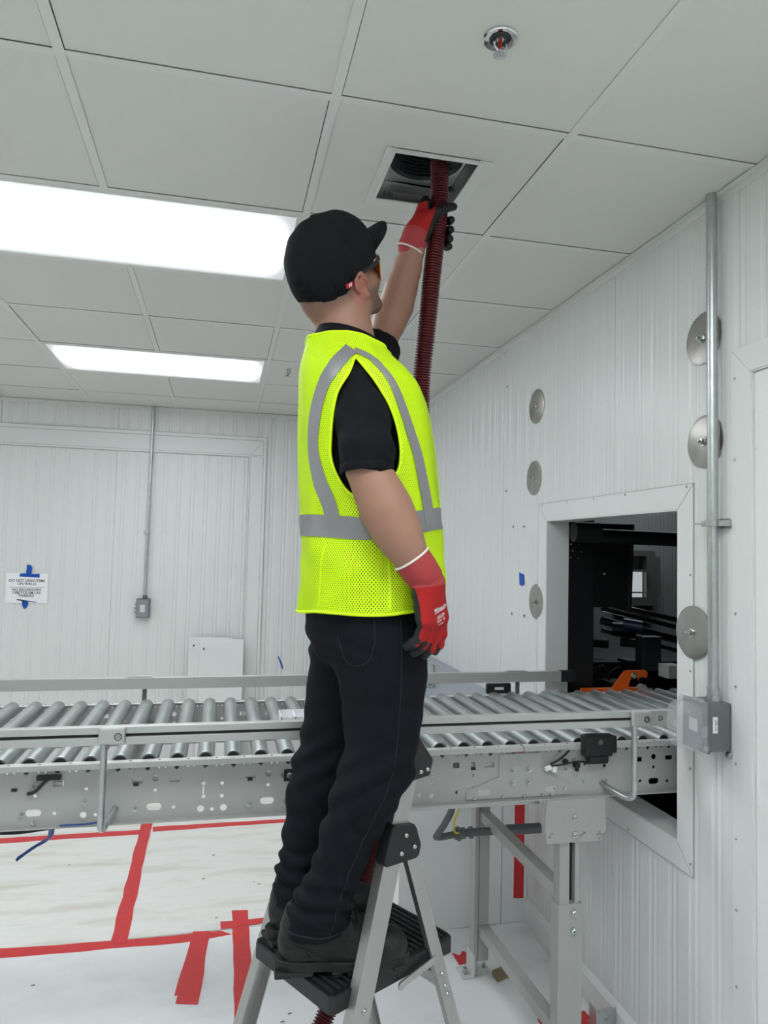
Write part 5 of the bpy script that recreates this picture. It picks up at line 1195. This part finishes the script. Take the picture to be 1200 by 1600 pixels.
for i in range(NT):
    for j in range(NZ):
        cs = [(i, j), (i+1, j), (i+1, j+1), (i, j+1)]; g4 = [grid[q[0] % NT][q[1]] for q in cs]
        tm = sum(q[0] for q in g4)/4 if i < NT-1 else 179.5; zm = sum(q[1] for q in g4)/4
        if any(inside((tm, zm), H) for H in HOLES): continue
        f = b.bm.faces.new([gv(*q) for q in cs])
        for lp_, q in zip(f.loops, cs): lp_[uvl].uv = (((q[0]))*(360/NT)*sct, grid[q[0] % NT][q[1]][1])
vest = b.make('safety_vest', M['vest'], person, smooth=True, ang=180)
sd_ = vest.modifiers.new('thickness', 'SOLIDIFY'); sd_.thickness = .0012; sd_.offset = 1
def ring_tube(tz, r, name, m, parent, off=.001, close=True):
    P = [vp(math.radians(t), z, off) for t, z in tz]
    if close: P.append(P[0])
    b = B(); b.tube(P, r, 8, caps=not close); return b.make(name, m, parent, smooth=True)
ring_tube(HOLES[0].tolist(), .0036, 'armhole_binding', M['lime'], vest); ring_tube(HOLES[1].tolist(), .0036, 'armhole_binding', M['lime'], vest)
ring_tube([(t, 1.516) for t in np.linspace(-180, 179, 180)], .0038, 'hem_binding', M['lime'], vest)
ring_tube([(t, 2.165) for t in np.linspace(-180, 179, 120)], .0038, 'neck_binding', M['lime'], vest)
def strip_on(path, wds, name, m, parent, off=.0022):
    """band of cloth along a (t, z) path on the vest"""
    P = catmull([(t*sct, z, 0) for t, z in path], 8); n = len(P); b = B(); rows = []
    for i, p in enumerate(P):
        d = (P[min(i+1, n-1)]-P[max(i-1, 0)]); d.z = 0; d.normalize(); nn = Vector((-d.y, d.x, 0)); wd_ = float(np.interp(i/(n-1), np.linspace(0, 1, len(wds)), wds)); row = []
        for k in range(7):
            q = p+nn*(wd_*(k/6-.5)); t = math.radians(q.x/sct); row.append((b.bm.verts.new(vp(t, min(q.y, 2.164), off)), b.bm.verts.new(vp(t, min(q.y, 2.164), off+.0008))))
        rows.append(row)
    for i in range(n-1):
        for k in range(6):
            for s_ in (0, 1): b.bm.faces.new([rows[i][k][s_], rows[i+1][k][s_], rows[i+1][k+1][s_], rows[i][k+1][s_]])
        for k in (0, 6): b.bm.faces.new([rows[i][k][0], rows[i+1][k][0], rows[i+1][k][1], rows[i][k][1]])
    return b.make(name, m, parent, smooth=True, ang=60)
zb = lambda t: 1.698+.036*max(math.cos(math.radians(t)), 0)+.010*max(-math.cos(math.radians(t)), 0)
strip_on([(t, zb(t)) for t in range(-180, 181, 12)], [.050, .050], 'reflective_waist_band', M['reflect'], vest)
strip_on([(-90, 2.116), (-106, 2.068), (-120, 2.02), (-130, 1.956), (-135, 1.884), (-130, 1.816), (-121, 1.756), (-117, 1.71)], [.030, .038, .042, .042, .042], 'reflective_back_stripe', M['reflect'], vest, .003)
strip_on([(-88, 2.112), (-76, 2.090), (-67, 2.044), (-60, 1.984), (-54, 1.928), (-48, 1.872), (-45, 1.812), (-43, 1.756), (-42, 1.71)], [.016, .024, .034, .042, .046], 'reflective_front_stripe', M['reflect'], vest, .003)
strip_on([(90, 2.116), (104, 2.07), (122, 2.0), (132, 1.92), (130, 1.82), (122, 1.71)], [.03, .042, .042], 'reflective_back_stripe', M['reflect'], vest, .003)
strip_on([(88, 2.112), (72, 2.06), (58, 1.97), (48, 1.87), (44, 1.71)], [.03, .042, .045], 'reflective_front_stripe', M['reflect'], vest, .003)
strip_on([(-20, 1.53), (-20, 1.66)], [.003, .003], 'seam', M['lime'], vest, .0015)
strip_on([(-80, 1.525), (-80, 1.60), (-82, 1.665)], [.006, .006], 'seam', M['lime'], vest, .0015)
strip_on([(-128, 1.525), (-128, 1.60), (-124, 1.665)], [.004, .004], 'seam', M['lime'], vest, .0015)
strip_on([(0, 1.52), (0, 1.8), (0, 2.155)], [.02, .02], 'zip', M['lime'], vest, .0015)
strip_on([(180, 1.90), (168, 2.08), (158, 2.16)], [.006, .006], 'seam', M['lime'], vest, .0015)

# ---- cap
s = SDF((.08, 1.58, 2.18), (.48, 1.96, 2.60), .0032)
s.ell(hd(-.018, 0, .040), (.117, .092, .124), HR, .01).ell(hd(.045, 0, .070), (.062, .078, .078), HR, .04)
hcn = np.array(HC)
def cut(P): q = P-hcn; return q
g = np.stack(np.meshgrid(*s.ax, indexing='ij'), -1)-hcn; lx, ly, lz = g@hf, g@hl, g@hu
low = np.where(lx > 0, .016+.10*lx, .016+.56*lx)             # lower edge: dips at the nape
s.F = np.maximum(s.F, (low-lz)*.9)
kk = np.sqrt(((lx+.018)/.111)**2+(ly/.086)**2+((lz-.036)/.117)**2); s.F = np.maximum(s.F, -(kk-1)*.086)          # hollow
# arch over the adjuster at the back
s.F = np.maximum(s.F, -np.maximum(np.sqrt((ly/.050)**2+((lz+.034)/.030)**2)*.030-.030, lx+.06))
s.disp(lambda P: -.0012*np.exp(-((np.mod(np.arctan2((P-hcn)@hl, (P-hcn)@hf+.018), math.pi/3)-math.pi/6)/.03)**2)+.0008*np.sin(P[:, 0]*90+P[:, 2]*110))
def cap_fn(c, n): return (((c-hcn)@hf) < .012).astype(int)
cap = s.make('cap', [M['cap'], M['capmesh']], person, cap_fn)
# adjuster strap, brim, button, red tag
b = B(); q = []
for k in range(15):
    a = math.radians(180-42+84*k/14); q.append((hd(-.018+.0985*math.cos(a), .079*math.sin(a), -.040+.008*math.cos(math.radians(-27+54*k/14)*3)*0)))
for k in range(14): b.bar(q[k], q[k+1], .016, .003, HU)
b.make('adjuster_strap', M['blackpl'], cap)
b = B(); b.lathe([(0, .0025), (.005, .002), (.007, 0), (0, 0)], hd(-.018, 0, .1645), HU, 16); b.make('button', M['cap'], cap, smooth=True)
b = B(); rows = []; nb = 28
for i in range(nb+1):
    ph = math.radians(-72+144*i/nb); row = []
    for k in range(9):
        t = k/8; rx = .096+.085*t*math.cos(ph)**.7; x = (.000+(rx)*math.cos(ph)*(1.0))+.010; y = (.084+.004*t)*math.sin(ph); z = .058-.020*abs(math.sin(ph))**1.5-.030*(y/.085)**2*.6+.020*t
        row.append((b.bm.verts.new(hd(x, y, z)), b.bm.verts.new(hd(x, y, z+.0035))))
    rows.append(row)
for i in range(nb):
    for k in range(8):
        b.bm.faces.new([rows[i][k][0], rows[i+1][k][0], rows[i+1][k+1][0], rows[i][k+1][0]]); b.bm.faces.new([rows[i][k][1], rows[i+1][k][1], rows[i+1][k+1][1], rows[i][k+1][1]])
    for k in (0, 8): b.bm.faces.new([rows[i][k][0], rows[i+1][k][0], rows[i+1][k][1], rows[i][k][1]])
for r_ in (rows[0], rows[-1]):
    for k in range(8): b.bm.faces.new([r_[k][0], r_[k+1][0], r_[k+1][1], r_[k][1]])
b.make('brim', M['cap'], cap, smooth=True, ang=50)
cb_ = bvh_of(cap)
def on_cap(x, z, lift):
    o_ = hd(x, -.25, z); h = cb_.ray_cast(o_, HL); return (h[0]+h[1]*lift) if h[0] is not None else hd(x, -.09, z)
TX, TZ = -.042, .004
p0 = on_cap(TX, TZ, .0015); px_ = (on_cap(TX+.01, TZ, .0015)-on_cap(TX-.01, TZ, .0015)).normalized(); pz_ = (on_cap(TX, TZ+.01, .0015)-on_cap(TX, TZ-.008, .0015)).normalized()
b = B(); b.box((-.011, -.006, 0), (.011, .006, .0012), frame_m((0, 0, 0), px_, pz_).to_3x3(), p0); tg = b.make('side_tag', M['redtag'], cap, bevel=.0005)
b = B(); b.addmesh(text_mesh('M', .0115, .0003, shear=.3, off=.0003), frame_m(p0+frame_m((0, 0, 0), px_, pz_).to_3x3()@Vector((0, -.004, .0014)), px_, pz_)); b.make('emblem', M['whiteink'], tg)

# ---- safety glasses
b = B()
for sd in (-1, 1):
    P_ = [hd(-.030, sd*.086, .004), hd(.0, sd*.086, .012), hd(.04, sd*.083, .016), hd(.078, sd*.074, .016)]
    for k in range(3): b.bar(P_[k], P_[k+1], .007 if k < 2 else .012, .004, HU)
for k in range(12):
    a, c = -1+k/6, -1+(k+1)/6; f = lambda q: hd(.118-.036*q*q, q*.074, .020); b.bar(f(a), f(c), .007, .004, HU)
fr = b.make('safety_glasses', M['blackpl'], person, bevel=.001)
b = B(); rows = []
for k in range(25):
    q = -1+k/12; rows.append([b.bm.verts.new(hd(.118-.036*q*q-.010*t, q*.076*(1-.08*t), .018-.050*t*(1-.25*(1-abs(q))*(1 if abs(q) < .2 else 0)))) for t in (0, .33, .66, 1)])
for k in range(24):
    for q in range(3): b.bm.faces.new([rows[k][q], rows[k+1][q], rows[k+1][q+1], rows[k][q+1]])
ln = b.make('lens', M['lens'], fr, smooth=True, ang=80); so = ln.modifiers.new('t', 'SOLIDIFY'); so.thickness = .002

# ---- gloves
def norm(v): v = np.array(v, float); return v/np.linalg.norm(v)
def rotv(v, ax, a): v, ax = np.array(v, float), norm(ax); return v*math.cos(a)+np.cross(ax, v)*math.sin(a)+ax*(ax@v)*(1-math.cos(a))
def finger(s, base, d, ax, ls, cur, rs, k=.006):
    p = np.array(base, float); out = [p.copy()]
    for i, L_ in enumerate(ls):
        d = rotv(d, ax, cur[i]); q = p+d*L_; s.cap(p, q, rs[i], rs[i+1], k); p = q; out.append(p.copy())
    return out
# right hand, hanging: d down the hand, w towards the thumb, nb out of the back of the hand
d = norm((.15, .02, -1)); nb_ = norm((.60, -.79, .06)); nb_ = norm(nb_-d*(nb_@d)); wv = np.cross(nb_, d); wv = norm(wv)
if wv[0] < 0: wv = -wv
W = np.array((.443, 1.500, 1.583)); PC = W+d*.052
s = SDF((.35, 1.40, 1.38), (.58, 1.62, 1.68), .0019)
s.cap(np.array((.412, 1.50, 1.628)), W, .0385, .0345, k=.012)
s.cap(W, W+d*.03, .034, .030, k=.014, flat=(nb_, 1.15))
for q, r_, l_ in ((-.033, .0175, .075), (-.011, .019, .080), (.011, .019, .082), (.031, .018, .080)): s.cap(W+wv*q*.6+d*.012, W+wv*q+d*l_, .021, r_, k=.014, flat=(nb_, 1.05))
s.cap(W+d*.02-wv*.022-nb_*.008, W+d*.062-wv*.024-nb_*.006, .018, .017, k=.012)           # heel of the palm
FG = []
for q, ls, cu in ((.033, (.040, .027, .022), (.22, .28, .20)), (.0115, (.044, .030, .023), (.27, .32, .25)), (-.0115, (.041, .028, .022), (.33, .40, .30)), (-.0330, (.032, .022, .020), (.40, .46, .35))):
    FG.append(finger(s, W+wv*q+d*.080, norm(d+wv*q*3.0), wv, ls, [c_ for c_ in cu], (.0132, .0124, .0118, .0104)))
sgn = 1
th = [W+d*.018+wv*.030-nb_*.014, W+d*.050+wv*.046-nb_*.030, W+d*.078+wv*.050-nb_*.040, W+d*.100+wv*.046-nb_*.046]
s.cap(th[0], th[1], .019, .0155, k=.014).cap(th[1], th[2], .0150, .0135, k=.006).cap(th[2], th[3], .0135, .0115, k=.004)
s.disp(lambda P: .0009*np.sin(P@d*260+P@wv*60)*np.exp(-(((P-W)@(-nb_)-.02)/.015)**2))
def glove_fn(c, n):
    q = c-W; x, y, z = q@d, q@wv, q@nb_; nn = n@nb_; out = np.zeros(len(c))
    thr = np.interp(x, [0, .02, .08, .13, .165, .18], [-.30, .02, .12, .35, .7, 1.2]) + np.where(y < -.012, .22, 0)*np.clip(x/.05, 0, 1)
    # fingers: red runs as a narrowing wedge down the back
    out[nn < thr] = 1; out[(z < -.012) & (x < .09)] = 1; out[x > .172] = 1
    out[(x < .004)] = 2; out[(x >= .004) & (x < .022) & (nn < -.2) & (z < -.018)] = 1
    return out
gl = s.make('glove', [M['gred'], M['gblack'], M['gcuff']], person, glove_fn, origin=tuple(W), sm=1)
band('cuff', (.4035, 1.50, 1.636), (.440, 1.50, 1.588), .0415, .0385, .003, M['gcuff'], gl)
b = B(); c0 = Vector((.4035, 1.50, 1.636)); ax_ = (Vector((.434, 1.50, 1.594))-c0).normalized(); a_ = Vector((0, 1, 0)); e_ = ax_.cross(a_)
b.tube([c0+(a_*math.cos(q)+e_*math.sin(q))*.0415 for q in np.linspace(0, 2*math.pi, 49)], .0026, 8); b.make('cuff_trim', M['gwhite'], gl, smooth=True)
gb = bvh_of(gl)
b = B(); tx = Vector(norm(rotv(wv, nb_, .18))); ty = Vector(norm(-d)); C0 = Vector(W)
items = [('Milwaukee', .0115, .058, .22, .006), ('CUT LEVEL', .0058, .073, .15, .008), ('AOP1  XL', .0068, .084, 0, .0), ('48-22-8903', .0035, .091, 0, .0)]
for txt, sz, dd, shr, wo in items:
    me = text_mesh(txt, sz, 0, shear=shr, off=.0002); o_ = C0+Vector(d)*dd+Vector(wv)*(.004); vs_ = []
    n0 = len(b.bm.verts); b.bm.from_mesh(me); b.bm.verts.ensure_lookup_table()
    for v in b.bm.verts[n0:]:
        q = o_+tx*v.co.x+ty*v.co.y+Vector(nb_)*.06; h = gb.ray_cast(q, -Vector(nb_)); v.co = (h[0]+Vector(nb_)*.0007) if h[0] is not None else q-Vector(nb_)*.04
for (x0, x1, y_, t_) in ((-.022, .022, -.0035, .0028), (-.018, .014, -.0185, .0018)):
    lo_, hi_ = [], []
    for k in range(13):
        x = x0+(x1-x0)*k/12; w_ = t_*math.sin(math.pi*min(1, (k+1)/13))**.7
        for lst, o2 in ((lo_, -w_/2), (hi_, w_/2)):
            q = C0+Vector(d)*.058+Vector(wv)*.004+tx*x+ty*(y_+o2+.0015*math.sin(3*k/12))+Vector(nb_)*.06; h = gb.ray_cast(q, -Vector(nb_)); lst.append(b.bm.verts.new((h[0]+Vector(nb_)*.0008) if h[0] is not None else q-Vector(nb_)*.04))
    for k in range(12): b.bm.faces.new([lo_[k], lo_[k+1], hi_[k+1], hi_[k]])
b.make('printed_lettering', M['whiteink'], gl)

# left hand, gripping the hose
HX = np.array((.577, 1.9305, 2.60))
s = SDF((.40, 1.80, 2.46), (.68, 2.05, 2.76), .0020)
W2 = np.array((.505, 1.913, 2.545))
s.cap((.494, 1.922, 2.508), W2, .0345, .033, k=.012)
s.cap(W2, (.528, 1.912, 2.580), .033, .028, k=.02).cap((.512, 1.918, 2.572), (.538, 1.940, 2.640), .026, .022, k=.02).cap((.52, 1.905, 2.565), (.543, 1.905, 2.598), .024, .020, k=.02)
s.cap((.520, 1.93, 2.56), (.536, 1.95, 2.60), .025, .022, k=.02)
# thumb over the front
s.cap((.536, 1.896, 2.590), (.562, 1.889, 2.612), .0175, .0145, k=.012).cap((.562, 1.889, 2.612), (.588, 1.889, 2.628), .0140, .0125, k=.006).cap((.588, 1.889, 2.628), (.612, 1.897, 2.638), .0125, .0110, k=.004)
# four fingers round the back
for (z0, z1, rr_) in ((2.650, 2.612, .0118), (2.625, 2.583, .0120), (2.600, 2.556, .0116), (2.578, 2.533, .0105)):
    c_ = np.array((np.interp(z0, [2.5, 2.7], [.568, .581]), 1.932)); pts = []
    for a, rad_ in ((200, .040), (150, .039), (105, .039), (60, .039), (15, .038), (-12, .0375)):
        t = (200-a)/212; pts.append((c_[0]+rad_*math.cos(math.radians(a)), c_[1]+rad_*math.sin(math.radians(a)), z0+(z1-z0)*t))
    for k in range(5): s.cap(pts[k], pts[k+1], rr_*(1.08-.03*k), rr_*(1.05-.03*k), k=.005)
s.cap((.532, 1.925, 2.640), (.540, 1.938, 2.668), .017, .0125, k=.012)
# clear the hose itself
sl, P = s._win(np.array((.50, 1.85, 2.46)), np.array((.66, 2.02, 2.76)))
hx_ = np.interp(P[..., 2], [2.45, 2.60, 2.70, 2.80], [.563, .576, .581, .577]); hy_ = np.interp(P[..., 2], [2.45, 2.60, 2.70, 2.80], [1.935, 1.930, 1.934, 1.94])
s.F[sl] = np.maximum(s.F[sl], .0262-np.sqrt((P[..., 0]-hx_)**2+(P[..., 1]-hy_)**2))
dl = norm(np.array((.545, 1.92, 2.64))-W2)
def glove2(c, n):
    q = c-W2; x = q@dl; out = np.zeros(len(c))
    hxd = np.sqrt((c[:, 0]-.575)**2+(c[:, 1]-1.932)**2)
    out[(hxd < .0455) & (c[:, 2] > 2.515)] = 1
    out[(c[:, 0] > .556)] = 1
    out[(c[:, 2] > 2.648)] = 1
    out[(c[:, 0]-.30*(c[:, 2]-2.545) > .532) & (c[:, 1] < 1.925)] = 1
    out[(x < .008) & (out == 0)] = 2
    return out
g2 = s.make('glove', [M['gred'], M['gblack'], M['gcuff']], person, glove2, origin=tuple(W2), sm=1)
c0 = Vector((.4935, 1.9225, 2.508)); c1 = Vector((.505, 1.915, 2.540)); band('cuff', c0, c1, .0385, .0370, .003, M['gcuff'], g2)
ax_ = (c1-c0).normalized(); a_ = Vector((0, 1, 0)); a_ = (a_-ax_*a_.dot(ax_)).normalized(); e_ = ax_.cross(a_)
b = B(); b.tube([c0+(a_*math.cos(q)+e_*math.sin(q))*.0385 for q in np.linspace(0, 2*math.pi, 49)], .0026, 8); b.make('cuff_trim', M['gwhite'], g2, smooth=True)
